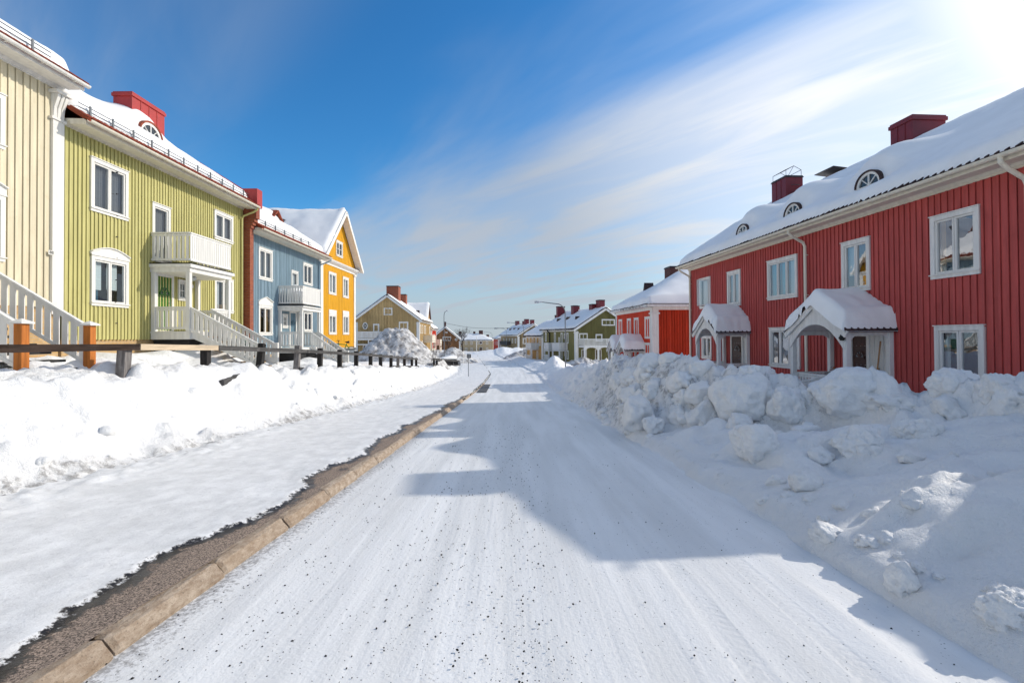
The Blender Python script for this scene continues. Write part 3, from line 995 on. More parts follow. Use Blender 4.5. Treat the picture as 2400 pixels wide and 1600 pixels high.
def window(H, F, s0, s1, z0, z1, n=2, cas=0.11, trim='white', open_=False, curtain=None, bars=None, head=None, deep=True, glass='glass', lab=None, sill=True):
    """casing + sashes as one part; panes, curtains and the dark room behind are its sub-parts"""
    if s0 > s1:
        s0, s1 = s1, s0
    if z0 > z1:
        z0, z1 = z1, z0
    if F is FL and glass == 'glass':
        glass = 'glass_dim'
    m = MB()
    ring(m, F, s0, s1, z0, z1, cas, -0.03, 0.05, cas * 1.05)
    if sill:
        m.box(F, s0 - 0.02, s1 + 0.02, 0.052, 0.085, z0 + cas * 0.75, z0 + cas * 1.0)
        m.box(F, s0 - 0.02, s1 + 0.02, -0.01, 0.075, z1 + 0.003, z1 + 0.028)
    a, b, c, d = s0 + cas, s1 - cas, z0 + cas * 1.05, z1 - cas
    w = (b - a) / n
    panes = []
    for i in range(n):
        u, v = a + w * i, a + w * (i + 1)
        g = 0.006
        fr = 0.048 if w > 0.3 else 0.035
        if open_ and i == 0:
            continue
        ring(m, F, u + g, v - g, c + g, d - g, fr, -0.05, 0.018)
        panes.append((u + g + fr - 0.004, v - g - fr + 0.004, c + g + fr - 0.004, d - g - fr + 0.004))
        if bars:
            nx, nz = bars
            for q in range(1, nx):
                x = u + (v - u) * q / nx
                m.box(F, x - 0.011, x + 0.011, -0.038, 0.008, c + fr, d - fr)
            for q in range(1, nz):
                x = c + (d - c) * q / nz
                m.box(F, u + fr, v - fr, -0.036, 0.006, x - 0.011, x + 0.011)
    if head == 'arch':
        A, B = [], []
        for k in range(13):
            q = k / 12
            s = s0 - 0.02 + (s1 - s0 + 0.04) * q
            A.append(F.P(s, 0.0, z1 + 0.002))
            B.append(F.P(s, 0.0, z1 + 0.03 + 0.30 * math.sin(PI * (0.12 + 0.76 * q)) - 0.30 * math.sin(PI * 0.12) + 0.08))
        m.strip(A, B, F.n * 0.055)
        C = [p + Vector((0, 0, 0.025)) for p in B]
        m.strip(B, C, F.n * 0.10)
    elif head == 'peak':
        A = [F.P(s0 - 0.02, 0, z1 + 0.002), F.P((s0 + s1) / 2, 0, z1 + 0.002), F.P(s1 + 0.02, 0, z1 + 0.002)]
        B = [F.P(s0 - 0.02, 0, z1 + 0.2), F.P((s0 + s1) / 2, 0, z1 + 0.42), F.P(s1 + 0.02, 0, z1 + 0.2)]
        m.strip(A, B, F.n * 0.055)
        m.strip(B, [p + Vector((0, 0, 0.03)) for p in B], F.n * 0.11)
    elif head == 'flat':
        m.box(F, s0, s1, 0.0, 0.05, z1 + 0.03, z1 + 0.3)
    wn = m.build('window', trim, H.root)
    if lab:
        wn['label'] = lab
    if open_:
        # one leaf swung outwards
        q = MB()
        h0, h1 = F.P(a, 0.03, 0), F.P(a + 0.22, 0.55, 0)
        G = Frame((h0.x, h0.y), (h1 - h0), F.n)
        ring(q, G, 0, 0.56, c, d, 0.05, -0.025, 0.025)
        q.build('sash', trim, wn)
        g = MB()
        g.quad(G.P(0.05, 0, c + 0.05), G.P(0.51, 0, c + 0.05), G.P(0.51, 0, d - 0.05), G.P(0.05, 0, d - 0.05))
        g.build('pane', 'glass', wn)
    g = MB()
    for p in panes:
        g.quad(F.P(p[0], -0.02, p[2]), F.P(p[1], -0.02, p[2]), F.P(p[1], -0.02, p[3]), F.P(p[0], -0.02, p[3]))
    if panes:
        g.build('pane', glass if deep else ('dark_glass' if glass in ('glass', 'glass_dim') else glass), wn)
    if deep:
        H.hole(F, s0 + 0.03, s1 - 0.03, z0 + 0.03, z1 - 0.03)
        r = MB()
        x0, x1, y0, y1, D = s0 + 0.04, s1 - 0.04, z0 + 0.04, z1 - 0.04, -0.75
        r.quad(F.P(x0 - .2, D, y0), F.P(x1 + .2, D, y0), F.P(x1 + .2, D, y1), F.P(x0 - .2, D, y1))
        r.quad(F.P(x0, -.02, y0), F.P(x0 - .2, D, y0), F.P(x0 - .2, D, y1), F.P(x0, -.02, y1))
        r.quad(F.P(x1, -.02, y0), F.P(x1 + .2, D, y0), F.P(x1 + .2, D, y1), F.P(x1, -.02, y1))
        r.quad(F.P(x0, -.02, y0), F.P(x1, -.02, y0), F.P(x1 + .2, D, y0), F.P(x0 - .2, D, y0))
        r.quad(F.P(x0, -.02, y1), F.P(x1, -.02, y1), F.P(x1 + .2, D, y1), F.P(x0 - .2, D, y1))
        r.build('recess', 'room', wn)
        for (f0, f1, g0, g1, mt) in (curtain or []):
            q = MB()
            A, B = [], []
            x0, x1 = a + (b - a) * f0, a + (b - a) * f1
            zz0, zz1 = c + (d - c) * g0, c + (d - c) * g1
            nn = max(4, int((x1 - x0) / 0.02))
            for k in range(nn + 1):
                s = x0 + (x1 - x0) * k / nn
                dd = -0.13 - (0.0 if mt == 'blind' else 0.018 * math.sin(k * 1.3))
                A.append(F.P(s, dd, zz0))
                B.append(F.P(s, dd, zz1))
            for k in range(nn):
                q.quad(A[k], A[k + 1], B[k + 1], B[k])
            q.build('blind' if mt == 'blind' else 'curtain', mt, wn, smooth=True)
    return wn


def win_px(H, F, x0, y0, x1, y1, **k):
    s0, z1 = F.at(x0, y0)
    s1, z0 = F.at(x1, y1)
    return window(H, F, s0, s1, z0, z1, **k)


def door(H, F, s0, s1, z0, z1, mat, trim='white', fan=True, handle_side=1):
    """boarded door with a half-round light"""
    m = MB()
    ring(m, F, s0 - 0.1, s1 + 0.1, z0, z1 + 0.1, 0.1, -0.02, 0.05, 0.02)
    fr = m.build('door_frame', trim, H.root)
    m = MB()
    n = 7
    for i in range(n):
        a, b = z0 + 0.03 + (z1 - z0 - 0.03) * i / n, z0 + 0.03 + (z1 - z0 - 0.03) * (i + 1) / n
        m.box(F, s0, s1, -0.03, 0.016, a + 0.003, b - 0.003)
    m.box(F, s0, s1, -0.035, 0.008, z0 + 0.02, z1)
    dr = m.build('door', mat, H.root, bevel=0.004)
    c = (s0 + s1) / 2
    zc = z1 - 0.62
    R = min(0.27, (s1 - s0) * 0.28)
    if fan:
        g, t = MB(), MB()
        N = 16
        arc = [(c + R * math.cos(PI * k / N), zc + R * math.sin(PI * k / N)) for k in range(N + 1)]
        g.add([F.P(c, 0.024, zc)] + [F.P(s, 0.024, z) for s, z in arc], [(0, k + 1, k + 2) for k in range(N)])
        A = [F.P(s, 0.019, z) for s, z in arc]
        B = [F.P(c + (s - c) * 1.18, 0.019, zc + (z - zc) * 1.18) for s, z in arc]
        t.strip(A, B, F.n * 0.025)
        t.box(F, c - R * 1.18, c + R * 1.18, 0.019, 0.045, zc - 0.05, zc)
        for k in (1, 2, 3, 4):
            a = PI * k / 5
            t.beam(F.P(c, 0.032, zc), F.P(c + R * math.cos(a), 0.032, zc + R * math.sin(a)), 0.028, 0.02, F.n)
        g.build('fanlight', 'lit_glass_far', dr)
        t.build('fanlight_frame', mat, dr)
    h = MB()
    hs = s1 - 0.09 if handle_side > 0 else s0 + 0.09
    h.box(F, hs - 0.02, hs + 0.02, 0.018, 0.03, z0 + 0.9, z0 + 1.12)
    h.tube([F.P(hs, 0.03, z0 + 1.03), F.P(hs, 0.075, z0 + 1.03), F.P(hs - handle_side * 0.11, 0.075, z0 + 1.03)], 0.009, 6)
    h.build('handle', 'grey_metal', dr)
    return dr


class Roof:
    """height field over (s, d); eaves at the front and back, hips where asked"""

    def __init__(self, s0, s1, df, db, ze, tan, hip0=False, hip1=False):
        self.s0, self.s1, self.df, self.db, self.ze, self.tan, self.h0, self.h1 = s0, s1, df, db, ze, tan, hip0, hip1

    def dist(self, s, d, k=0.0):
        a = [self.df - d, d - self.db]
        if self.h0:
            a.append(s - self.s0)
        if self.h1:
            a.append(self.s1 - s)
        m = a[0]
        for q in a[1:]:
            m = np.minimum(m, q) if k == 0 else (m + q - np.sqrt((m - q) ** 2 + k * k)) / 2
        return m

    def z(self, s, d, k=0.0):
        return self.ze + self.tan * self.dist(s, d, k)


def roof_mesh(H, F, R, mat, th=0.10, under='white'):
    ns = max(2, int((R.s1 - R.s0) / 0.6)) if (R.h0 or R.h1) else 2
    nd = 24
    s = np.linspace(R.s0, R.s1, ns * 2 + 1)
    d = np.linspace(R.db, R.df, nd * 2 + 1)
    S, D = np.meshgrid(s, d)
    Zt = R.z(S, D)
    m = MB()
    o, e, n = np.array(F.o), np.array(F.e), np.array(F.n)
    W = o + S[..., None] * e + D[..., None] * n
    r, c = S.shape
    top = W.copy()
    top[..., 2] = Zt
    bot = W.copy()
    bot[..., 2] = Zt - th
    vs = [tuple(p) for p in top.reshape(-1, 3)] + [tuple(p) for p in bot.reshape(-1, 3)]
    fs = []
    N = r * c
    for i in range(r - 1):
        for j in range(c - 1):
            a = (i * c + j, i * c + j + 1, (i + 1) * c + j + 1, (i + 1) * c + j)
            fs.append(a)
            fs.append(tuple(q + N for q in a[::-1]))
    for i in range(r - 1):
        for j in (0, c - 1):
            fs.append((i * c + j, (i + 1) * c + j, (i + 1) * c + j + N, i * c + j + N))
    for j in range(c - 1):
        for i in (0, r - 1):
            fs.append((i * c + j, i * c + j + 1, i * c + j + 1 + N, i * c + j + N))
    m.add(vs, fs)
    return m.build('roof', mat, H.root)


def tile_edge(H, F, R, mat, parent, d_len=0.5, pitch=0.2, r=0.048):
    """rounded roof tiles along the street eave"""
    m = MB()
    n = int((R.s1 - R.s0) / pitch)
    for i in range(n + 1):
        s = R.s0 + (R.s1 - R.s0) * i / n
        a, b = F.P(s, R.df + 0.04, R.ze - 0.015), F.P(s, R.df - d_len, R.ze + R.tan * d_len + 0.01)
        m.tube([a, b], r, 7)
    return m.build('eave_tiles', mat, parent)


def roof_snow(H, F, R, T, seed, bare_f=0.0, bare_b=0.0, bare_s=0.0, bumps=(), res=0.16, mat='snow_smooth', ragged=0.07, round_=0.22, holes=()):
    s = np.linspace(R.s0, R.s1, max(12, int((R.s1 - R.s0) / res)))
    d = np.linspace(R.db, R.df, max(12, int((R.df - R.db) / res)))
    # extra lines near the eave keep the lip round
    ex = R.df - np.array([0.02, 0.05, 0.09, 0.14, 0.2, 0.27, 0.36]) - bare_f
    d = np.sort(np.concatenate([d, ex]))
    S, D = np.meshgrid(s, d)
    zb = R.z(S, D)
    zt = R.z(S, D, 0.8)
    wob = ragged * fbm(S * 1.6, D * 1.6, 0, 3, seed)
    e = np.minimum(np.minimum(R.df - bare_f - D, D - R.db - bare_b), np.minimum(S - R.s0, R.s1 - S) - bare_s) + wob
    prof = np.sqrt(np.clip(e / round_, 0, 1) * (2 - np.clip(e / round_, 0, 1)))
    th = T * prof * (1 + 0.32 * fbm(S * 0.4, D * 0.5, 0, 4, seed + 3)) + 0.03 * fbm(S * 1.7, D * 1.7, 0, 3, seed + 5) * prof
    th = np.where(e > 0, th, -0.08)
    k = np.clip(e / 0.5, 0, 1)
    z = zb * (1 - k) + np.maximum(zt, zb - 0.25) * k + th
    for (bs, bd, br, ba) in bumps:
        q = np.exp(-((S - bs) / br) ** 2)
        up = sstep(bd + 0.02, bd - 0.12, D) * sstep(bd - 2.2, bd - 0.4, D)
        z = z + ba * q * up
        z = z - 0.26 * np.exp(-((S - bs) / br) ** 4) * sstep(bd - 0.05, bd + 0.05, D) * sstep(bd + 0.8, bd + 0.1, D)
    o, en, n = np.array(F.o), np.array(F.e), np.array(F.n)
    V = o + S[..., None] * en + D[..., None] * n
    V[..., 2] = z
    return grid_mesh('roof_snow', V, mat, parent=H.root)


def cornice(H, F, s0, s1, zw, df, ze, trim='cream_trim', caps=True):
    """frieze, crown moulding, soffit and half-round gutter along an eave"""
    m = MB()
    zs = ze - 0.13
    m.profile(F, s0, s1, [(0.0, zw), (0.035, zw), (0.035, zw + 0.05), (0.06, zw + 0.055), (0.10, zw + 0.11), (0.17, zw + 0.14), (0.18, zs - 0.03), (df - 0.12, zs - 0.03), (df - 0.10, zs - 0.06), (df - 0.06, zs - 0.06), (df - 0.05, ze - 0.02), (0.0, ze + 0.0)])
    c = m.build('cornice', trim, H.root)
    g = MB()
    N = 8
    pts = [(df + 0.055 + 0.07 * math.cos(PI + PI * k / N), ze - 0.055 + 0.075 * math.sin(PI + PI * k / N)) for k in range(N + 1)]
    inn = [(df + 0.055 + 0.06 * math.cos(PI + PI * k / N), ze - 0.052 + 0.065 * math.sin(PI + PI * k / N)) for k in range(N + 1)]
    g.profile(F, s0 - 0.02, s1 + 0.02, pts + inn[::-1])
    s = s0 + 0.3
    while s < s1:
        g.box(F, s - 0.012, s + 0.012, df - 0.03, df + 0.13, ze - 0.137, ze - 0.128)
        s += 0.9
    g.build('gutter', trim, H.root)
    return c


def downpipe(H, F, s, df, ze, z0, mat, w=0.045, ds=0.0):
    m = MB()
    m.tube([F.P(s, df + 0.05, ze - 0.1), F.P(s, df + 0.05, ze - 0.22), F.P(s + ds * 0.3, df - 0.1, ze - 0.34), F.P(s + ds, 0.16, ze - 0.55), F.P(s + ds, 0.1, ze - 0.68), F.P(s + ds, 0.1, z0)], w, 10)
    z = ze - 1.0
    while z > z0:
        m.box(F, s + ds - 0.06, s + ds + 0.06, 0.0, 0.1, z, z + 0.03)
        z -= 1.4
    return m.build('downpipe', mat, H.root)


def gable_end(mb, H, F, R, z0, holes, pitch=0.15, plain=False, zlow=None, **k):
    """end wall following the roof; F runs from the back to the street front"""
    def zt(s):
        return float(R.z(0, s - H.depth)) - 0.1
    boards(mb, F, 0, H.depth, z0, zt, holes, pitch, plain=plain, **k)


def shell(H, z0, R, mat):
    """back wall and far end so the house is closed from every side"""
    m = MB()
    F = H.F
    m.quad(F.P(H.s0, -H.depth, z0), F.P(H.s1, -H.depth, z0), F.P(H.s1, -H.depth, R.ze - 0.05), F.P(H.s0, -H.depth, R.ze - 0.05))
    for s in (H.s0, H.s1):
        p = [F.P(s, 0, z0), F.P(s, -H.depth, z0)]
        ds = np.linspace(-H.depth, 0, 9)
        ss = s + (0.02 if s == H.s0 else -0.02)
        p += [F.P(s, d, float(min(R.z(s if not (R.h0 and s == H.s0) and not (R.h1 and s == H.s1) else s, d), 99)) - 0.06) for d in ds]
        m.add(p, [tuple(range(len(p)))])
    return m.build('wall', mat, H.root)


def foundation(H, z0, z1, mat, dout=-0.03):
    m = MB()
    m.box(H.F, H.s0 + 0.03, H.s1 - 0.03, -H.depth + 0.03, dout, z0, z1)
    return m.build('foundation', mat, H.root)


def chimney(H, F, s0, s1, d0, d1, z0, z1, mat='red_metal', cap='red_metal', seams=3, capw=0.05, caph=0.2):
    m = MB()
    m.box(F, s0, s1, d0, d1, z0, z1 - caph)
    for i in range(1, seams + 1):
        s = s0 + (s1 - s0) * i / (seams + 1)
        m.box(F, s - 0.012, s + 0.012, d1, d1 + 0.022, z0, z1 - caph)
    ch = m.build('chimney', mat, H.root, bevel=0.008)
    m = MB()
    w = capw
    m.box(F, s0 - w, s1 + w, d0 - w, d1 + w, z1 - caph, z1 - 0.06)
    m.box(F, s0 - w * 0.3, s1 + w * 0.3, d0 - w * 0.3, d1 + w * 0.3, z1 - 0.06, z1)
    m.build('chimney_cap', cap, ch, bevel=0.012)
    return ch


def eyebrow(H, F, R, s, d, r, rim='red_metal', frame='white', hgt=None):
    """half-round dormer window peeping out of the roof"""
    hgt = hgt or r
    zc = float(R.z(s, d)) + 0.14
    N = 18
    arc = lambda k, q: (s + k * r * math.cos(PI * q / N), zc + k * hgt * math.sin(PI * q / N))
    m = MB()
    A = [F.P(arc(1.10, q)[0], d - 1.5, arc(1.10, q)[1] - 0.0) for q in range(N + 1)]
    B = [F.P(arc(1.24, q)[0], d - 1.5, arc(1.24, q)[1] - 0.0) for q in range(N + 1)]
    m.strip(A, B, F.n * 1.58)
    dm = m.build('dormer', rim, H.root)
    m = MB()
    A = [F.P(arc(0.90, q)[0], d, arc(0.90, q)[1]) for q in range(N + 1)]
    B = [F.P(arc(1.11, q)[0], d, arc(1.11, q)[1]) for q in range(N + 1)]
    m.strip(A, B, F.n * 0.05)
    m.box(F, s - r * 1.1, s + r * 1.1, d, d + 0.05, zc - 0.3, zc)
    m.box(F, s - 0.022, s + 0.022, d - 0.01, d + 0.04, zc, zc + hgt * 0.9)
    for a in (45, 135):
        a = math.radians(a)
        m.beam(F.P(s, d + 0.02, zc), F.P(s + 0.86 * r * math.cos(a), d + 0.02, zc + 0.86 * hgt * math.sin(a)), 0.025, 0.03, F.n)
    m.build('dormer_frame', frame, dm)
    m = MB()
    m.add([F.P(s, d + 0.005, zc)] + [F.P(arc(0.92, q)[0], d + 0.005, arc(0.92, q)[1]) for q in range(N + 1)], [(0, k + 1, k + 2) for k in range(N)])
    m.build('pane', 'dark_glass', dm)


def peak_dormer(H, F, R, s, d, w, h, rim='red_metal'):
    zc = float(R.z(s, d)) + 0.1
    L, T, Q = F.P(s - w, d, zc), F.P(s, d, zc + h), F.P(s + w, d, zc)
    m = MB()
    back = F.n * -1.6
    t = Vector((0, 0, 0.09))
    m.hexa([L, T, T + back, L + back, L + t, T + t, T + t + back, L + t + back])
    m.hexa([T, Q, Q + back, T + back, T + t, Q + t, Q + t + back, T + t + back])
    m.beam(L + F.n * 0.06, T + F.n * 0.06 + t * 0.4, 0.07, 0.11, F.n)
    m.beam(T + F.n * 0.06 + t * 0.4, Q + F.n * 0.06, 0.07, 0.11, F.n)
    dm = m.build('dormer', rim, H.root)
    m = MB()
    i = F.n * -0.08
    m.add([L + i, Q + i, T + i], [(0, 1, 2)])
    m.build('dormer_louvre', 'dark_metal', dm)


def railing(mb, a, b, h, drop=0.0, n=None, pitch=0.14, w=0.095, t=0.022, base=0.09, top=0.07, nrm=None):
    """rail from a to b (points on the deck edge), upright flat balusters; works on slopes"""
    a, b = Vector(a), Vector(b)
    up = Vector((0, 0, 1))
    L = (Vector((b.x, b.y, 0)) - Vector((a.x, a.y, 0))).length
    n = n or max(2, int(round(L / pitch)))
    mb.beam(a + up * h, b + up * h, top, 0.05)
    mb.beam(a + up * (base + 0.03), b + up * (base + 0.03), 0.045, 0.07)
    mb.beam(a + up * (h - 0.075), b + up * (h - 0.075), 0.04, 0.06)
    e = Vector((b.x - a.x, b.y - a.y, 0)).normalized()
    sl = (b.z - a.z) / L
    nn = Vector((-e.y, e.x, 0)) * (t / 2 + 0.024)
    off = Vector((-e.y, e.x, 0)) * 0.0
    for i in range(n):
        c = a + (b - a) * ((i + 0.5) / n)
        p, q = c - e * (w / 2), c + e * (w / 2)
        zp, zq = -sl * w / 2, sl * w / 2
        T = Vector((-e.y, e.x, 0)) * (t / 2)
        vs = []
        for zz in (base - 0.02, h - 0.03):
            for pt, dz in ((p - T, zp), (q - T, zq), (q + T, zq), (p + T, zp)):
                vs.append(Vector((pt.x, pt.y, c.z + zz + dz)))
        mb.hexa(vs)


def post(name, parent, x, y, z0, z1, w, mat, bevel=0.008):
    m = MB()
    m.box(None, x - w / 2, x + w / 2, y - w / 2, y + w / 2, z0, z1)
    return m.build(name, mat, parent, bevel=bevel)


def roof_hit(F, R, px, py):
    """first point where a view ray meets the street slope of a roof"""
    r = ray(px, py)
    Y = 4.0
    while Y < 60:
        q = EYE + r * (Y / r.y)
        s, d = (q - F.o).dot(F.e), (q - F.o).dot(F.n)
        if d < R.df and q.z < float(R.ze + R.tan * (R.df - d)):
            return s, d
        Y += 0.02


# ---------------------------------------------------------------- the left row (facades on x = -12.6)
FL = Frame((-12.6, 0), (0, 1), (1, 0))


def street_house(name, label, F, s0, s1, zb, zw, ze, depth, tan, wallmat, trim, roofmat, wins, found, zf, pitch=0.15, df=0.70, hip0=False, hip1=False, ov0=0.1, ov1=0.1, thick=0.3, seed=1, bare=0.0, bumps=(), ends=(True, False), bw=0.05, round_=0.25, under=True):
    H = House(name, label, 'house', F, s0, s1, depth, zb)
    R = Roof(s0 - ov0, s1 + ov1, df, -depth - df, ze, tan, hip0, hip1)
    H.R = R
    wins(H)
    m = MB()
    boards(m, F, s0, s1, zb, zw + 0.1, H.holes.get(id(F), []), pitch, bw=bw, seed=seed)
    if ends[0] and not hip0:
        E = H.end()
        gable_end(m, H, E, R, zb, H.holes.get(id(E), []), pitch)
    m.build('wall', wallmat, H.root)
    shell(H, zb, R, wallmat)
    foundation(H, zf, zb, found)
    cornice(H, F, s0 - ov0, s1 + ov1, zw, df, ze, trim)
    rf = roof_mesh(H, F, R, roofmat)
    tile_edge(H, F, R, roofmat, rf)
    roof_snow(H, F, R, thick, seed, bare, 0.0, 0.0, bumps, round_=round_)
    return H


def snow_guard(H, F, R, s0, s1, up, n, parent=None):
    m = MB()
    d = R.df - up
    z = R.ze + R.tan * up
    for h in (0.13, 0.25):
        m.tube([F.P(s0, d + 0.02, z + h), F.P(s1, d + 0.02, z + h)], 0.013, 6)
    for i in range(n):
        s = s0 + (s1 - s0) * (i + 0.5) / n
        m.beam(F.P(s, d + 0.02, z), F.P(s, d + 0.02, z + 0.31), 0.035, 0.05)
        m.beam(F.P(s, d - 0.25, z + 0.16), F.P(s, d + 0.03, z + 0.02), 0.03, 0.03)
    return m.build('snow_guard', 'grey_metal', H.root)


def left_porch(H, F, s0, s1, dep, zdeck, zbeam, zbal, hrail, stair, bottom_x, zbot, zg, trim='white', front_tight=True, sn=(False, False)):
    """two-level wooden porch: deck, posts, balcony and a flight of steps down to the street side"""
    root = H.root
    # deck and fascia
    m = MB()
    m.box(F, s0, s1, 0.0, dep, zdeck - 0.06, zdeck)
    m.box(F, s0 - 0.01, s1 + 0.01, 0.03, dep + 0.015, zdeck - 0.28, zdeck - 0.062)
    deck = m.build('porch', trim, root)
    m = MB()
    m.box(F, s0 + 0.15, s1 - 0.15, 0.02, dep - 0.12, zg, zdeck - 0.28)
    m.build('porch_base', 'dark_step', deck)
    # posts
    for (s, d) in ((s0 + 0.07, 0.09), (s0 + 0.07, dep - 0.07), (s1 - 0.07, dep - 0.07), (s1 - 0.07, 0.09)):
        q = F.P(s, d, 0)
        post('post', deck, q.x, q.y, zdeck + 0.002, zbeam, 0.14, trim)
    # beam and balcony floor with moulded edge
    m = MB()
    m.box(F, s0 - 0.02, s1 + 0.02, 0.0, dep + 0.02, zbeam, zbeam + 0.16)
    m.box(F, s0 - 0.10, s1 + 0.10, 0.0, dep + 0.10, zbeam + 0.162, zbal - 0.05)
    m.build('balcony', trim, deck)
    m = MB()
    m.box(F, s0 - 0.05, s1 + 0.05, 0.0, dep + 0.05, zbal - 0.048, zbal)
    m.build('balcony_floor', 'dark_step', deck)
    m = MB()
    railing(m, F.P(s0 + 0.02, 0.03, zbal), F.P(s0 + 0.02, dep - 0.02, zbal), hrail, pitch=0.145, w=0.09)
    railing(m, F.P(s0 + 0.02, dep, zbal), F.P(s1 - 0.02, dep, zbal), hrail, pitch=0.118, w=0.094)
    railing(m, F.P(s1 - 0.02, 0.03, zbal), F.P(s1 - 0.02, dep - 0.02, zbal), hrail, pitch=0.145, w=0.09)
    m.build('balcony_railing', trim, deck)
    # deck railings
    m = MB()
    hr = 0.84
    railing(m, F.P(s0 + 0.05, 0.14, zdeck), F.P(s0 + 0.05, dep - 0.14, zdeck), hr, pitch=0.165, w=0.1)
    m.build('deck_railing', trim, deck)
    m = MB()
    st0, st1 = stair
    if s1 - st1 > 0.25:
        railing(m, F.P(st1 + 0.1, dep - 0.05, zdeck), F.P(s1 - 0.14, dep - 0.05, zdeck), hr, pitch=0.12, w=0.08)
    railing(m, F.P(s1 - 0.05, 0.14, zdeck), F.P(s1 - 0.05, dep - 0.14, zdeck), hr, pitch=0.165, w=0.1)
    m.build('deck_railing', trim, deck)
    # steps
    d1 = (F.P(0, 0, 0)).x
    dx = (bottom_x - (F.o.x + dep))
    m = MB()
    n = 7
    for i in range(n):
        z = zdeck - (zdeck - zg) * (i + 1) / n
        d = dep + dx * i / n
        m.box(F, st0 + 0.08, st1 - 0.08, d, d + dx / n + 0.05, z - 0.04, z)
    m.build('steps', 'stair_wood', deck)
    for s in (st0 + 0.05, st1 - 0.05):
        m = MB()
        m.beam(F.P(s, dep, zdeck - 0.1), F.P(s, dep + dx, zg + 0.1), 0.045, 0.24)
        m.build('stair_stringer', trim, deck)
    for s in (st0, st1):
        m = MB()
        railing(m, F.P(s, dep - 0.02, zdeck), F.P(s, dep + dx, zbot), hr, pitch=0.165, w=0.105, base=0.05)
        m.build('stair_railing', trim, deck)
        q = F.P(s, dep + dx + 0.06, 0)
        post('stair_post', deck, q.x, q.y, zg - 0.3, zbot + hr + 0.05, 0.12, trim)
    m = MB()
    c = F.P((s0 + s1) / 2, dep * 0.5, 0)
    N = 10
    for k in range(1, 5):
        pass
    m.tube([(c.x, c.y, zbeam + 0.0), (c.x, c.y, zbeam - 0.05), (c.x, c.y, zbeam - 0.13), (c.x, c.y, zbeam - 0.17)], [0.05, 0.11, 0.09, 0.02], 12)
    m.build('ceiling_lamp', 'lamp_white', deck, smooth=True)
    return deck


def plate(H, F, s, z, w, h, text, d=0.05):
    m = MB()
    m.box(F, s - w / 2, s + w / 2, d, d + 0.012, z - h / 2, z + h / 2)
    p = m.build('number_plate', 'white', H.root)
    cu = bpy.data.curves.new('number', 'FONT')
    cu.body = text
    cu.size = h * 0.95
    cu.align_x, cu.align_y = 'CENTER', 'CENTER'
    cu.extrude = 0.002
    to = bpy.data.objects.new('number', cu)
    COL.objects.link(to)
    bpy.context.view_layer.update()
    dg = bpy.context.evaluated_depsgraph_get()
    me = bpy.data.meshes.new_from_object(to.evaluated_get(dg))
    bpy.data.objects.remove(to)
    xs = F.e if F.e.cross(Vector((0, 0, 1))).dot(F.n) > 0 else -F.e
    org = root_origin(H.root)
    c = F.P(s, d + 0.016, z)
    for v in me.vertices:
        q = c + xs * v.co.x + Vector((0, 0, v.co.y)) + F.n * v.co.z
        v.co = q - org
    me.materials.clear()
    me.materials.append(M['ink'])
    o = bpy.data.objects.new('number', me)
    COL.objects.link(o)
    o.parent = p


# --- cream house at the left edge
def w_cream(H):
    F = FL
    s0, z1 = F.at(-105, 172)
    s1, z0 = F.at(8, 352)
    window(H, F, s0, s1, z0, z1, n=2, curtain=[(0, 1, 0, 1, 'curtain')])
    s0, z1 = F.at(-105, 430)
    s1, z0 = F.at(8, 614)
    window(H, F, s0, s1, z0, z1, n=2, head='peak', curtain=[(0, 1, 0.3, 1, 'blind')])


yL1 = 13.50
H0 = street_house('cream_house', 'cream boarded house at the left edge with a white corner pilaster', FL, 3.0, yL1 - 0.02, 2.58, 8.62, 8.86, 10.0, 0.64, 'cream', 'white', 'terracotta', w_cream, 'brick_sand', 0.6, pitch=0.19, thick=0.34, seed=4, bare=0.35, ov1=0.0, bw=0.045)
snow_guard(H0, FL, H0.R, 5.0, yL1 - 0.8, 0.28, 8)
m = MB()
m.box(FL, yL1 - 0.34, yL1, 0.0, 0.075, 2.4, 7.75)
m.box(FL, yL1 - 0.40, yL1 + 0.03, 0.0, 0.11, 7.752, 7.82)
for k in range(3):
    s = yL1 - 0.33 + k * 0.115
    m.profile(FL, s, s + 0.085, [(0.0, 7.822), (0.08, 7.822), (0.10, 8.1), (0.2, 8.40), (0.2, 8.46), (0.0, 8.46)])
m.box(FL, yL1 - 0.34, yL1 - 0.0, 0.0, 0.07, 7.822, 8.46)
m.box(FL, yL1 - 0.42, yL1 + 0.05, 0.0, 0.26, 8.462, 8.54)
m.build('pilaster', 'white', H0.root, bevel=0.006)
s, z = FL.at(120, 592, 0.08)
plate(H0, FL, s, z, 0.17, 0.12, '8B', 0.077)

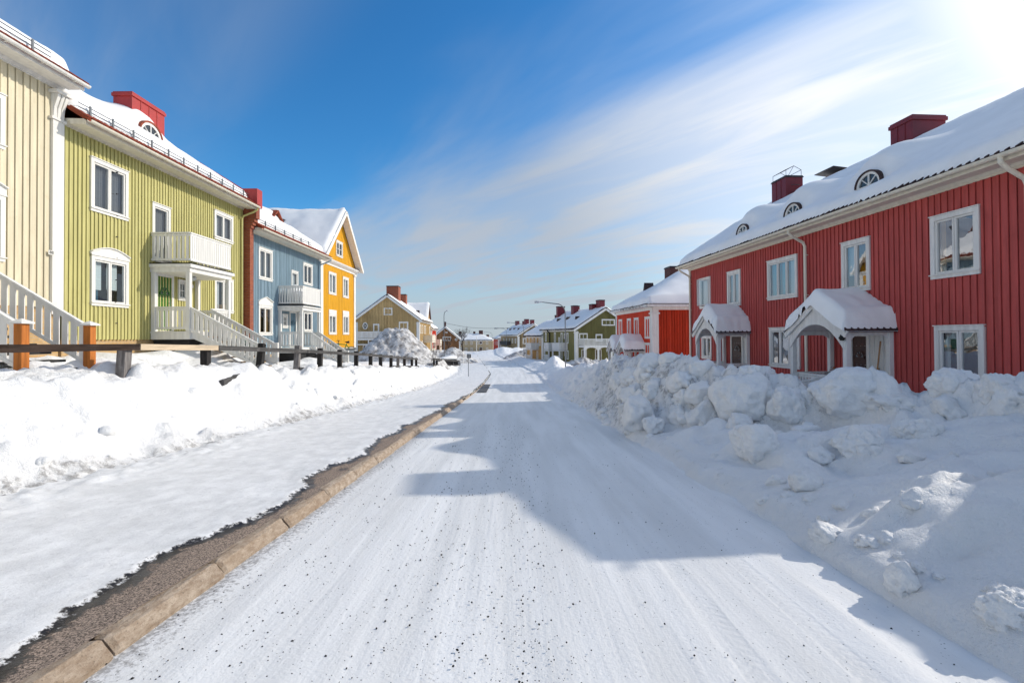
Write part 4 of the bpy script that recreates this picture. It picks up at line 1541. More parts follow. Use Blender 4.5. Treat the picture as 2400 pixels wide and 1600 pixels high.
# stairs of the cream house with orange newel posts
m = MB()
yA, yB, xb = 8.87, 10.3, -9.0
zt = 3.05
dk = m
m.box(None, -12.58, -11.3, yA - 0.3, yB + 0.3, 2.2, 2.3)
H0p = m.build('porch', 'white', H0.root)
m = MB()
for i in range(8):
    x0 = -11.3 + (xb + 0.15 + 11.3) * i / 8
    z = 2.3 - (2.3 - 0.95) * (i + 1) / 8
    m.box(None, x0, x0 + 0.36, yA + 0.1, yB - 0.1, z - 0.05, z)
m.build('steps', 'dark_step', H0p)
for yy_ in (yA, yB):
    m = MB()
    railing(m, (-12.4, yy_, 2.12 + 1.02), (xb - 0.06, yy_, 1.13), 0.86, pitch=0.19, w=0.125, base=0.04, top=0.09)
    m.build('stair_railing', 'white', H0p)
    post('newel_post', H0p, xb, yy_, 0.8, 2.0, 0.15, 'orange_wood', 0.006)
    m = MB()
    a = 0.125
    z = 2.0
    m.add([(xb - a, yy_ - a, z), (xb + a, yy_ - a, z), (xb + a, yy_ + a, z), (xb - a, yy_ + a, z), (xb - a, yy_ - a, z + 0.03), (xb + a, yy_ - a, z + 0.03), (xb + a, yy_ + a, z + 0.03), (xb - a, yy_ + a, z + 0.03), (xb, yy_, z + 0.1)],
          [(3, 2, 1, 0), (0, 1, 5, 4), (1, 2, 6, 5), (2, 3, 7, 6), (3, 0, 4, 7), (4, 5, 8), (5, 6, 8), (6, 7, 8), (7, 4, 8)])
    m.build('post_cap', 'white', H0p)


# --- green house
def w_green(H):
    F = FL
    win_px(H, F, 210.4, 366.6, 298, 519, n=2, curtain=[(0.0, 1.0, 0, 1, 'blind_grey')])
    win_px(H, F, 211.6, 597, 298.7, 722, n=2, head='arch', curtain=[(0.0, 0.36, 0.30, 1, 'blind'), (0.52, 0.86, 0.33, 1, 'blind'), (0.0, 0.25, 0, 0.3, 'door_blue')])
    s0, z1 = F.at(354.7, 473.5)
    s1, _ = F.at(397.4, 500)
    window(H, F, s0, s1, 4.45, z1, n=1, curtain=[(0.0, 1.0, 0, 1, 'blind_grey')])
    win_px(H, F, 500.7, 491.2, 544.5, 573.4, n=2, curtain=[(0.0, 0.3, 0, 1, 'blind'), (0.3, 1.0, 0.0, 1, 'blind_grey')])
    win_px(H, F, 501.5, 649, 545, 735, n=2, curtain=[(0.05, 0.42, 0.0, 1, 'curtain'), (0.05, 0.95, 0.0, 0.2, 'curtain_ochre')])
    s0, z1 = F.at(416, 656)
    s1, z0 = F.at(438, 706)
    window(H, F, s0, s1, z0, z1, n=1, cas=0.08, bars=(2, 2), curtain=[])
    s0, z1 = F.at(367, 646)
    s1, _ = F.at(400.5, 646)
    door(H, F, s0, s1, 2.0, z1, 'door_green')


yL2 = 22.62
EB1 = roof_hit(FL, Roof(yL1, yL2, 0.7, -10.7, 7.94, 0.64), 341, 322)
EB1 = (EB1[0], EB1[1] + 0.2)
H1 = street_house('green_house', 'lime green boarded house with a two-storey white porch', FL, yL1 + 0.02, yL2, 1.7, 7.74, 7.94, 10.0, 0.64, 'green', 'cream_trim', 'terracotta', w_green, 'brick_sand', 0.2, pitch=0.142, thick=0.38, seed=8, bare=0.40, ov0=-0.02, ov1=0.02, bw=0.042, bumps=[(EB1[0], EB1[1] - 0.03, 0.85, 0.62)])
snow_guard(H1, FL, H1.R, yL1 + 0.1, yL2 - 0.2, 0.36, 11)
chimney(H1, FL, 20.25, 22.15, -4.15, -3.35, 9.4, 12.15, seams=3)
eyebrow(H1, FL, H1.R, EB1[0], EB1[1], 0.56, rim='terracotta', hgt=0.52)
downpipe(H1, FL, yL2 - 0.12, 0.7, 7.94, 1.2, 'green', ds=-0.12)
left_porch(H1, FL, 16.83, 19.3, 1.37, 1.97, 4.04, 4.36, 1.05, (16.9, 18.06), -8.85, 0.66, 0.72)
plate(H1, FL, 16.98, 3.55, 0.06, 0.09, 'C', 1.37 + 0.003)
m = MB()
for zz in np.linspace(2.2, 7.0, 8):
    m.box(FL, 15.32, 15.36, 0.02, 0.07, zz, zz + 0.03)
m.build('hook', 'dark_metal', H1.root)

# --- brick party wall with its red metal capping
PW0, PW1 = yL2 + 0.03, 22.96
pw = thing('party_wall', 'narrow red brick fire wall with a red metal capping between the green and blue houses', 'wall', (-17.6, 22.8, 0.5))
m = MB()
m.box(None, -22.5, -12.28, PW0, PW1, 0.3, 6.9)
m.build('brick_face', 'brick_red', pw)
m = MB()
for i, (zz, x) in enumerate(((6.9, -12.22), (7.05, -12.15), (7.2, -12.07), (7.35, -11.98))):
    m.box(None, -22.5, x, PW0, PW1, zz + 0.001, zz + 0.15)
m.prism([(-11.98, PW0, 7.501), (-22.5, PW0, 7.501), (-22.5, PW0, 8.6), (-17.6, PW0, 11.6), (-11.98, PW0, 8.05)], (0, PW1 - PW0, 0))
m.build('brick_corbel', 'brick_red', pw)
m = MB()
for (xa, za, xb_, zb_) in ((-11.95, 8.2, -17.6, 11.72), (-17.6, 11.72, -22.6, 8.6)):
    m.prism([(xa, PW0 - 0.03, za), (xb_, PW0 - 0.03, zb_), (xb_, PW0 - 0.03, zb_ + 0.12), (xa, PW0 - 0.03, za + 0.12)], (0, PW1 - PW0 + 0.06, 0))
m.box(None, -12.6, -11.92, PW0 - 0.04, PW1 + 0.12, 7.9, 8.75)
m.build('capping', 'red_metal', pw, bevel=0.015)


# --- blue house
def w_blue(H):
    F = FL
    win_px(H, F, 605, 577.8, 637, 660.7, n=2, curtain=[(0, 0.25, 0, 1, 'blind'), (0.25, 1.0, 0, 1, 'blind_grey')])
    win_px(H, F, 605, 714, 637, 786, n=2, head='peak', curtain=[(0, 0.35, 0, 1, 'curtain_ochre'), (0.7, 1, 0, 1, 'curtain_ochre')])
    s0, z1 = F.at(681.6, 633)
    s1, _ = F.at(697.5, 633)
    window(H, F, s0, s1, 3.62, z1, n=1, cas=0.09, curtain=[(0, 1, 0, 1, 'curtain')])
    win_px(H, F, 709.6, 614.7, 731, 671, n=2, cas=0.1, curtain=[(0, 0.3, 0, 1, 'curtain')])
    win_px(H, F, 711, 728, 731, 778, n=2, cas=0.1, curtain=[(0, 0.3, 0, 1, 'curtain')])
    s0, z1 = F.at(660.5, 736)
    s1, z0 = F.at(673.4, 769)
    window(H, F, s0, s1, z0, z1, n=1, cas=0.12, bars=(2, 2), curtain=[])
    s0, z1 = F.at(679, 733)
    s1, _ = F.at(692, 733)
    door(H, F, s0, s1, 1.22, z1, 'door_blue')


yL3 = 31.75
EB2 = roof_hit(FL, Roof(22.98, yL3, 0.7, -10.7, 7.02, 0.64), 640, 519)
EB2 = (EB2[0], EB2[1] + 0.25)
H2 = street_house('blue_house', 'blue boarded house with a small white balcony porch', FL, 22.98, yL3, 0.9, 6.82, 7.02, 10.0, 0.64, 'blue', 'cream_trim', 'terracotta', w_blue, 'brick_sand', -0.3, pitch=0.142, thick=0.42, seed=13, bare=0.36, ov0=-0.02, ov1=0.0, ends=(False, False), bw=0.042, bumps=[(EB2[0], EB2[1], 0.7, 0.3)])
snow_guard(H2, FL, H2.R, 23.5, 29.6, 0.36, 6)
peak_dormer(H2, FL, H2.R, EB2[0], EB2[1], 0.85, 0.72, 'terracotta')
downpipe(H2, FL, yL3 - 0.1, 0.7, 7.02, 0.6, 'blue', ds=-0.25)
left_porch(H2, FL, 26.0, 28.45, 1.32, 1.2, 3.22, 3.5, 1.02, (27.15, 28.35), -9.7, 0.08, 0.2)
m = MB()
h = np.linspace(0, 1, 2)
o = block_mesh(911, (0.5, 0.55, 0.28), 0, 3, 0.6)
o.materials.clear()
o.materials.append(M['snow'])
ob = bpy.data.objects.new('balcony_snow', o)
COL.objects.link(ob)
ob.location = (-11.9, 26.9, 4.0)
tag(ob, 'little snow pile lying on the balcony of the blue house', 'snow')
ob.scale = (1, 1.3, 2.1)


# --- yellow gable house
F3 = FL
y30, y31 = yL3 + 0.02, 38.75
H3 = House('yellow_house', 'bright yellow gable-fronted house at the end of the left row', 'house', FL, y30, y31, 11.0, 1.02)
win_px(H3, FL, 787, 562, 802, 605.8, n=2, cas=0.1, bars=(1, 2), curtain=[])
for (a, b, c, d, hd) in ((769.6, 636, 787, 692.6, None), (802.8, 648, 816, 699.7, None), (770, 735, 787.4, 784, 'flat'), (802.8, 737, 816.8, 784, 'flat')):
    win_px(H3, FL, a, b, c, d, n=2, cas=0.11, head=hd, curtain=[(0, 1, 0, 1, 'curtain')])
ym, zap, ze3 = (y30 + y31) / 2, 11.0, 7.1
tan3 = (zap - ze3) / ((y31 - y30) / 2 + 0.45)
m = MB()
gz = lambda s: min(zap - 0.15 - tan3 * abs(s - ym), 99)
boards(m, FL, y30, y31, 1.02, gz, H3.holes[id(FL)], 0.2, bw=0.045, bd=0.018, seed=3)
m.quad(FL.P(y30, 0, 1.02), FL.P(y30, -11, 1.02), FL.P(y30, -11, ze3), FL.P(y30, 0, ze3))
m.quad(FL.P(y31, 0, 1.02), FL.P(y31, -11, 1.02), FL.P(y31, -11, ze3), FL.P(y31, 0, ze3))
m.add([FL.P(y30, -11, 1.02), FL.P(y31, -11, 1.02), FL.P(y31, -11, ze3), FL.P(ym, -11, zap), FL.P(y30, -11, ze3)], [(0, 1, 2, 3, 4)])
m.build('wall', 'yellow', H3.root)
foundation(H3, -0.8, 1.02, 'stone_base')
m = MB()
m.box(FL, y30 - 0.04, y30 + 0.36, 0.0, 0.06, 0.95, 6.6)
m.box(FL, y30 - 0.1, y30 + 0.42, 0.0, 0.12, 6.602, 6.75)
m.build('pilaster', 'white', H3.root)
m = MB()
m.box(FL, y31 - 0.3, y31 + 0.04, 0.0, 0.06, 0.95, 6.6)
m.box(FL, y31 - 0.36, y31 + 0.1, 0.0, 0.12, 6.602, 6.75)
m.build('pilaster', 'white', H3.root)
m = MB()
m.profile(FL, y30 - 0.3, y31 + 0.45, [(0, 6.752), (0.05, 6.752), (0.06, 6.86), (0.22, 6.95), (0.3, 7.02), (0.34, 7.1), (0, 7.16)])
m.build('string_course', 'white', H3.root)
R3 = Roof(-11.4, 0.55, y31 + 0.45, y30 - 0.45, ze3, tan3)
G3 = Frame((-12.6, 0), (1, 0), (0, 1))
H3.F_roof = G3
rf = roof_mesh(H3, G3, R3, 'dark_tile', 0.09)
m = MB()
for sgn in (-1, 1):
    a = FL.P(ym, 0.56, zap + 0.0)
    b = FL.P(ym + sgn * ((y31 - y30) / 2 + 0.46), 0.56, ze3 - 0.0)
    m.beam(a - Vector((0, 0, 0.12)), b - Vector((0, 0, 0.12)), 0.05, 0.26, FL.n.cross(b - a))
    m.beam(a - Vector((0.27, 0, 0.13)), b - Vector((0.27, 0, 0.13)), 0.5, 0.03, FL.n.cross(b - a))
m.build('bargeboard', 'white', H3.root)
roof_snow(H3, G3, R3, 0.42, 23, 0.05, 0.05, 0.04, res=0.16, round_=0.3, mat='snow_smooth')
m = MB()
m.box(None, -16.2, -15.9, ym - 1.6, ym - 1.2, 9.2, 10.05)
m.build('vent', 'dark_metal', H3.root)
# ---------------------------------------------------------------- the long red house on the right
FR = Frame((11.6, 0), (-0.0706, 1), (-1, -0.0706))


def sz_at(F, px, py, d=0.0):
    return F.at(px, py, d)


def w_red(H):
    F = FR
    W = dict(trim='grey_white')
    win_px(H, F, 1640.9, 655, 1666.6, 721, n=1, open_=True, lab='window with one leaf standing open', curtain=[(0.3, 1, 0, 1, 'curtain')], **W)
    win_px(H, F, 1705.6, 639.5, 1737.3, 715.2, n=2, curtain=[(0, 1, 0.0, 0.42, 'curtain'), (0, 1, 0.42, 1, 'blind')], **W)
    win_px(H, F, 1799.8, 614.2, 1871, 696, n=3, lab='three-pane window with turquoise curtains', curtain=[(0.0, 0.3, 0, 1, 'blind'), (0.40, 0.62, 0, 1, 'curtain_teal'), (0.68, 1, 0, 1, 'curtain_teal')], **W)
    win_px(H, F, 1974, 571.7, 2042, 679, n=2, curtain=[(0.55, 1, 0.3, 1, 'blind')], **W)
    win_px(H, F, 2182.6, 511.7, 2300.4, 641, n=2, curtain=[(0.85, 1, 0, 1, 'curtain_ochre')], **W)
    s0, z1 = F.at(2192.9, 764.9)
    s1, _ = F.at(2311.8, 887)
    window(H, F, s0, s1, z1 - 1.62, z1, n=2, curtain=[(0.85, 1, 0, 1, 'curtain')], **W)
    win_px(H, F, 1804.7, 769, 1877, 866, n=3, lab='three-pane ground floor window mirroring the snow bank', curtain=[], **W)
    win_px(H, F, 1646, 786, 1669, 842, n=2, curtain=[(0, 0.4, 0, 1, 'curtain_ochre')], **W)


R1s0, R1s1 = 8.25, 26.45
H4 = House('long_red_house', 'long dark red boarded house behind the right snow bank with two snowy porch canopies', 'house', FR, R1s0, R1s1, 10.0, -0.6)
H4.R = Roof(R1s0 - 0.65, R1s1 + 0.15, 0.65, -10.65, 5.5, 0.632, True, False)
w_red(H4)
m = MB()
boards(m, FR, R1s0, R1s1, -0.6, 5.34, H4.holes[id(FR)], 0.172, bw=0.05, bd=0.025, seed=44)
E = H4.end()
boards(m, E, 0, 10, -0.6, 5.34, [], 0.172, seed=45)
m.build('wall', 'red', H4.root)
shell(H4, -0.6, H4.R, 'red')
foundation(H4, -1.6, -0.6, 'stone_base')
cornice(H4, FR, R1s0 - 0.65, R1s1 + 0.1, 5.24, 0.65, 5.5, 'cream_trim')
rf = roof_mesh(H4, FR, H4.R, 'dark_tile', 0.1)
tile_edge(H4, FR, H4.R, 'dark_tile', rf, pitch=0.2, r=0.03)
bumps = []
for (px, py, r) in ((2049, 438, 0.41), (1869, 506, 0.41), (1750, 551, 0.41)):
    hit = roof_hit(FR, H4.R, px, py)
    if hit:
        s, d = hit
        d = d + 0.15
        eyebrow(H4, FR, H4.R, s, d, r, rim='dark_tile', frame='grey_white', hgt=0.36)
        bumps.append((s, d - 0.03, 0.85, 0.66))
roof_snow(H4, FR, H4.R, 0.34, 51, 0.06, 0.0, 0.05, bumps, res=0.15, ragged=0.09, round_=0.3)
chimney(H4, FR, 17.3, 18.25, -5.6, -4.3, 7.3, 9.75, 'dark_red_metal', 'dark_red_metal', seams=2)
c2 = chimney(H4, FR, 24.55, 25.75, -5.2, -4.28, 7.3, 9.95, 'dark_red_metal', 'dark_metal', seams=2, capw=0.04, caph=0.1)
m = MB()
zt = 9.95
P = [FR.P(s, d, z) for s in (24.6, 25.7) for d, z in ((-5.15, zt), (-5.15, zt + 0.3), (-4.75, zt + 0.5), (-4.33, zt + 0.3), (-4.33, zt))]
for k in (0, 5):
    m.tube(P[k:k + 5], 0.014, 5)
for k in (1, 2, 3):
    m.tube([P[k], P[k + 5]], 0.014, 5)
m.tube([P[2], P[6]], 0.012, 5)
m.tube([P[2], P[8]], 0.012, 5)
m.build('safety_frame', 'dark_metal', c2)
m = MB()
for k in range(3):
    z = 8.75 + 0.34 * k
    m.tube([FR.P(24.53, -4.55, z), FR.P(24.45, -4.55, z), FR.P(24.45, -4.95, z), FR.P(24.53, -4.95, z)], 0.014, 5)
m.build('rung', 'dark_metal', c2)
c3 = chimney(H4, FR, 22.6, 23.5, -6.2, -5.5, 7.4, 9.45, 'dark_red_metal', 'dark_red_metal', seams=1, capw=0.02, caph=0.08)
m = MB()
m.prism([FR.P(22.4, -6.5, 9.53), FR.P(23.7, -6.5, 9.53), FR.P(23.7, -5.2, 9.66), FR.P(22.4, -5.2, 9.66)], (0, 0, 0.03))
m.build('cover_plate', 'dark_metal', c3)
chimney(H4, FR, 11.9, 13.15, -5.2, -4.3, 7.3, 9.7, 'dark_red_metal', 'dark_red_metal', seams=2)
s, z = FR.at(1893, 600)
downpipe(H4, FR, s, 0.65, 5.5, -0.6, 'cream_trim', 0.05)
downpipe(H4, FR, 10.1, 0.65, 5.5, -0.6, 'cream_trim', 0.05)
downpipe(H4, FR, R1s1 - 0.2, 0.65, 5.5, -0.6, 'cream_trim', 0.05)
m = MB()
m.box(FR, R1s1 - 0.14, R1s1 + 0.03, -0.1, 0.05, -0.7, 5.24)
m.build('corner_board', 'cream_trim', H4.root)


def canopy_porch(H, F, sa, sb, dep, zeave, zapex, zdeck, zgr, seed, front_open=True, near=True, wallmat='grey_white', stair_to=None):
    """gabled porch roof with arched fascia boards, corner posts, railings and a thick snow cap"""
    root = H.root
    sm = (sa + sb) / 2
    tan = (zapex - zeave) / ((sb - sa) / 2)
    m = MB()
    m.box(F, sa + 0.1, sb - 0.1, 0.0, dep - 0.05, zdeck - 0.12, zdeck)
    pr = m.build('porch', 'grey_white', root)
    # roof slabs
    m = MB()
    for sg in (-1, 1):
        e = sm + sg * ((sb - sa) / 2 + 0.02)
        ze = zeave - 0.02
        pts = [F.P(sm, dep + 0.12, zapex), F.P(e, dep + 0.12, ze), F.P(e, 0.0, ze), F.P(sm, 0.0, zapex)]
        m.hexa([p + Vector((0, 0, 0.0)) for p in pts] + [p + Vector((0, 0, 0.07)) for p in pts])
        n = int((dep + 0.1) / 0.19)
        for k in range(n + 1):
            d = (dep + 0.09) * k / n
            m.tube([F.P(e + sg * 0.015, d, ze + 0.06), F.P(e - sg * 0.14, d, ze + 0.05 + tan * 0.16)], 0.034, 7)
    m.build('porch_roof', 'dark_tile', pr)

    # arched fascia: a panel whose lower edge is an arch
    def arch(mb, p_of, a, b, top_of, zsp, rise, off, flat=0.5):
        N = 28
        A, B = [], []
        for k in range(N + 1):
            q = k / N
            x = a + (b - a) * q
            t = abs(2 * q - 1)
            zz = zsp + rise * (1 - max(0.0, (t - (1 - flat)) / flat) ** 2.0)
            A.append(p_of(x, zz))
            B.append(p_of(x, max(top_of(x), zz + 0.05)))
        mb.strip(A, B, off)
    pw_ = 0.14
    m = MB()
    arch(m, lambda x, z: F.P(x, dep, z), sa + 0.16, sb - 0.16, lambda x: zapex - 0.05 - tan * abs(x - sm), zeave - 0.5, 0.72, F.n * 0.04, 0.95)
    for sg in (-1, 1):
        e = sm + sg * ((sb - sa) / 2 + 0.02)
        m.beam(F.P(sm, dep + 0.09, zapex - 0.07), F.P(e, dep + 0.09, zeave - 0.09), 0.045, 0.19, F.n.cross(F.e))
    m.build('gable_arch', 'grey_white', pr)
    for s, o_ in ((sa + 0.14, F.e), (sb - 0.18, F.e)):
        m = MB()
        arch(m, lambda x, z: F.P(s, x, z), 0.06, dep - 0.1, lambda x: zeave + 0.03, zeave - 0.36, 0.26, o_ * 0.04, 0.45)
        m.build('side_arch', 'grey_white', pr)
    m = MB()
    for sg in (-1, 1):
        e = sm + sg * ((sb - sa) / 2 - 0.1)
        m.quad(F.P(sm, 0.06, zapex - 0.06), F.P(e, 0.06, zeave + 0.02), F.P(e, dep + 0.05, zeave + 0.02), F.P(sm, dep + 0.05, zapex - 0.06))
    m.add([F.P(sa + 0.1, 0.05, zeave - 0.02), F.P(sb - 0.1, 0.05, zeave - 0.02), F.P(sm, 0.05, zapex - 0.05)], [(0, 1, 2)])
    m.build('porch_ceiling', 'grey_white', pr)
    for s in (sa + 0.17, sb - 0.17):
        for d in (0.08, dep - 0.07):
            q = F.P(s, d, 0)
            mm = MB()
            mm.box(F, s - pw_ / 2, s + pw_ / 2, d - pw_ / 2, d + pw_ / 2, zgr, zeave + 0.02)
            mm.build('post', 'grey_white', pr, bevel=0.008)
    m = MB()
    railing(m, F.P(sa + 0.17, 0.15, zdeck), F.P(sa + 0.17, dep - 0.14, zdeck), 0.88, pitch=0.13, w=0.055)
    railing(m, F.P(sb - 0.17, 0.15, zdeck), F.P(sb - 0.17, dep - 0.14, zdeck), 0.88, pitch=0.13, w=0.055)
    if stair_to:
        railing(m, F.P(stair_to[1], dep - 0.07, zdeck), F.P(sa + 0.24, dep - 0.07, zdeck), 0.88, pitch=0.13, w=0.055)
    m.build('porch_railing', 'grey_white', pr)
    if stair_to:
        for s in stair_to:
            m = MB()
            railing(m, F.P(s, dep - 0.03, zdeck), F.P(s, dep + 1.3, zgr + 0.12), 0.86, pitch=0.14, w=0.055)
            m.build('stair_railing', 'grey_white', pr)
    # white boarded wall behind
    m = MB()
    k = 0
    s = sa + 0.25
    m.box(F, sa + 0.2, sb - 0.9, 0.026, 0.045, zdeck, zeave)
    while s < sb - 0.95:
        m.box(F, s, s + 0.035, 0.046, 0.062, zdeck, zeave)
        s += 0.16
    m.build('porch_wall', 'grey_white', pr)
    # snow cap
    R = Roof(-0.02, dep + 0.16, sb + 0.04, sa - 0.04, zeave + 0.06, tan)
    G = Frame(F.P(0, 0, 0), F.n, F.e)
    r = H.root

    class HH:
        pass
    hh = HH()
    s_ = np.linspace(R.s0, R.s1, 26)
    ex = np.array([0.02, 0.05, 0.1, 0.16, 0.24, 0.34])
    d_ = np.sort(np.concatenate([np.linspace(R.db, R.df, 50), R.df - ex, R.db + ex]))
    S, D = np.meshgrid(s_, d_)
    zt = R.z(S, D, 1.5)
    zb = R.z(S, D)
    e = np.minimum(np.minimum(R.df - D, D - R.db) - 0.05, (R.s1 - S)) - 0.02 + 0.05 * fbm(S * 3, D * 3, 0, 3, seed)
    e2 = np.clip(e / 0.24, 0, 1)
    th = 0.50 * np.sqrt(e2 * (2 - e2)) * (1 + 0.2 * fbm(S * 0.9, D * 0.9, 0, 3, seed + 1)) + 0.01 * fbm(S * 4, D * 4, 0, 3, seed + 2)
    k = np.clip(np.minimum(R.df - D, D - R.db) / 0.45, 0, 1)
    z = zb * (1 - k) + np.maximum(zt, zb - 0.09) * k + np.where(e > 0, th, -0.06)
    V = np.array(G.o) + S[..., None] * np.array(G.e) + D[..., None] * np.array(G.n)
    V[..., 2] = z
    grid_mesh('porch_snow', V, 'snow_smooth', parent=pr)
    return pr


# near porch
sN0 = FR.at(2104, 783)[0]
DEP = 1.42
sa, sb = sN0 + 0.0, sN0 + 2.62
P2 = canopy_porch(H4, FR, sa, sb, DEP, 1.80, 2.68, -0.38, -0.75, 61, stair_to=(sa + 1.0, sa + 2.2))
door(H4, Frame(FR.P(0, 0.05, 0), FR.e, FR.n), FR.at(2037, 790)[0], FR.at(2003, 790)[0], -0.36, 1.66, 'door_brown', 'grey_white', handle_side=-1)
# far porch
s10 = FR.at(1761, 783)[0]
P1 = canopy_porch(H4, FR, s10, s10 + 2.3, DEP, 1.80, 2.66, -0.38, -0.9, 71, stair_to=(s10 + 0.9, s10 + 2.0))
door(H4, Frame(FR.P(0, 0.05, 0), FR.e, FR.n), s10 + 0.62, s10 + 1.45, -0.36, 1.66, 'door_brown', 'grey_white', handle_side=-1)
m = MB()
q = FR.P(sa + 0.17, DEP + 0.02, 1.72)
m.tube([q, q + FR.n * 0.04, q + FR.n * 0.05 - Vector((0, 0, 0.1)), q + FR.n * 0.05 - Vector((0, 0, 0.17))], [0.03, 0.05, 0.085, 0.05], 12)
wl = m.build('wall_lamp', 'ink', P2, smooth=True)

# shovels leaning on the porch wall
for (ds, col, lab, zt, blade) in ((0.42, 'handle_wood', 'long pale shovel shaft standing upright in the near porch', 1.52, 'dark_metal'), (0.62, 'stair_wood', 'short dark shovel shaft leaning left in the near porch', 0.75, 'dark_metal')):
    a = FR.P(sa + ds, 0.35, -0.38 + 0.3)
    b = FR.P(sa + ds + (0.02 if zt > 1 else -0.12), 0.12, zt)
    sh = thing('shovel', lab, 'shovel', FR.P(sa + ds, 0.35, -0.38), 'shovels in the near porch')
    m = MB()
    m.tube([a, b], 0.02, 8)
    m.build('shaft', col, sh)
    m = MB()
    m.hexa([a + FR.e * -0.15 - Vector((0, 0, 0.3)) + FR.n * 0.06, a + FR.e * 0.15 - Vector((0, 0, 0.3)) + FR.n * 0.06, a + FR.e * 0.15 - Vector((0, 0, 0.3)) + FR.n * 0.075, a + FR.e * -0.15 - Vector((0, 0, 0.3)) + FR.n * 0.075,
            a + FR.e * -0.15, a + FR.e * 0.15, a + FR.e * 0.15 + FR.n * 0.015, a + FR.e * -0.15 + FR.n * 0.015])
    m.build('blade', blade, sh)

# flower box on the porch railing
fb = thing('flower_box', 'box of wilted pink and orange flowers on the near porch railing', 'flower box', FR.P(sa + 1.5, DEP * 0.5, 0.5))
rg = random.Random(5)
m = MB()
m.box(FR, sa + 0.95, sa + 2.2, 0.16, 0.34, 0.26, 0.42)
m.build('trough', 'dark_step', fb)
for nm, mt, cnt in (('leaves', 'leaf', 90), ('blossoms', 'flower_pink', 46), ('blossoms', 'flower_orange', 30)):
    m = MB()
    for i in range(cnt):
        c = FR.P(sa + rg.uniform(0.95, 2.2), 0.25 + rg.gauss(0, 0.06), 0.43 + rg.random() * 0.25)
        a = Vector((rg.gauss(0, 1), rg.gauss(0, 1), rg.gauss(0, 1))).normalized() * 0.035
        b = a.orthogonal().normalized() * 0.03
        m.quad(c - a, c - b, c + a, c + b)
    m.build(nm, mt, fb)

# ---------------------------------------------------------------- generic farther houses
def far_house(name, label, F, s0, s1, depth, zb, ze, tan, wallmat, roofsnow=0.3, trim='white', hip0=False, hip1=False, zw=None, wins=None, chims=(), found='stone_base', zf=None, df=0.5, pitch=0.3, seed=1, tile='dark_tile', vents=(), cmat='brick_dark', ov=0.4, corner=True, endwins=None):
    H = House(name, label, 'house', F, s0, s1, depth, zb)
    R = Roof(s0 - ov, s1 + ov, df, -depth - df, ze, tan, hip0, hip1)
    H.R = R
    if wins:
        wins(H)
    zw = zw or ze - 0.2
    m = MB()
    boards(m, F, s0, s1, zb, ze - 0.05, [], pitch, bw=0.05, bd=0.02, seed=seed)
    E = H.end()
    if hip0:
        boards(m, E, 0, depth, zb, ze - 0.05, [], pitch, bw=0.05, bd=0.02, seed=seed)
    else:
        gable_end(m, H, E, R, zb, [], pitch, seed=seed)
    m.build('wall', wallmat, H.root)
    shell(H, zb, R, wallmat)
    foundation(H, zf if zf is not None else zb - 1.0, zb, found)
    m = MB()
    m.box(F, s0 - ov * 0.9, s1 + ov * 0.9, 0, df, ze - 0.2, ze - 0.03)
    m.box(F, s0 - 0.02, s1 + 0.02, 0, 0.05, ze - 0.42, ze - 0.2)
    if hip0:
        m.box(E, -df, depth + df, 0, df * 0.8, ze - 0.2, ze - 0.03)
        m.box(E, -0.02, depth + 0.02, 0, 0.05, ze - 0.42, ze - 0.2)
    m.build('cornice', trim, H.root)
    if not hip0:
        m = MB()
        ap = ze + tan * (depth / 2 + df)
        for a, b in ((-df, depth / 2), (depth + df, depth / 2)):
            m.beam(E.P(a, ov - 0.02, ze - 0.34), E.P(b, ov - 0.02, ap - 0.34), 0.05, 0.34, E.n.cross(E.P(b, 0, ap) - E.P(a, 0, ze)))
            m.beam(E.P(a, ov * 0.5, ze - 0.3), E.P(b, ov * 0.5, ap - 0.3), ov, 0.03, E.n.cross(E.P(b, 0, ap) - E.P(a, 0, ze)))
        m.build('bargeboard', trim, H.root)
    if corner:
        m = MB()
        m.box(F, s0 - 0.05, s0 + 0.42, -0.42, 0.06, zb - 0.1, ze - 0.42)
        m.box(F, s0 - 0.1, s0 + 0.5, -0.5, 0.12, ze - 0.72, ze - 0.6)
        m.build('corner_pilaster', trim, H.root)
        m = MB()
        m.box(F, s1 - 0.3, s1 + 0.05, -0.3, 0.06, zb - 0.1, ze - 0.42)
        if not hip0:
            m.build('corner_pilaster', trim, H.root)
            m = MB()
            m.box(E, -0.05, 0.4, -0.3, 0.06, zb - 0.1, ze - 0.42)
        m.build('corner_pilaster', trim, H.root)
    roof_mesh(H, F, R, tile, 0.2)
    roof_snow(H, F, R, roofsnow, seed, 0.08, 0.08, 0.05, res=0.35, ragged=0.12, round_=0.35)
    for (cs0, cs1, cd0, cd1, h) in chims:
        zr_ = float(R.z((cs0 + cs1) / 2, (cd0 + cd1) / 2))
        chimney(H, F, cs0, cs1, cd0, cd1, zr_ - 0.8, zr_ + h, cmat, 'dark_metal', seams=0, capw=0.05, caph=0.15)
    for (vs, vd) in vents:
        z_ = float(R.z(vs, vd))
        m = MB()
        m.prism([F.P(vs - 0.35, vd, z_ + 0.05), F.P(vs + 0.35, vd, z_ + 0.05), F.P(vs, vd, z_ + roofsnow + 0.5)], F.n * -0.8)
        m.build('vent_dormer', 'dark_tile', H.root)
    return H


def rowwin(H, F, ss, z0, z1, w=0.95, n=2, **k):
    for s in ss:
        window(H, F, s - w / 2, s + w / 2, z0, z1, n=n, cas=0.12, deep=False, **k)


# orange-red house with a hipped roof
F2 = Frame((10.2, 35.0), (-0.0706, 1), (-1, -0.0706))


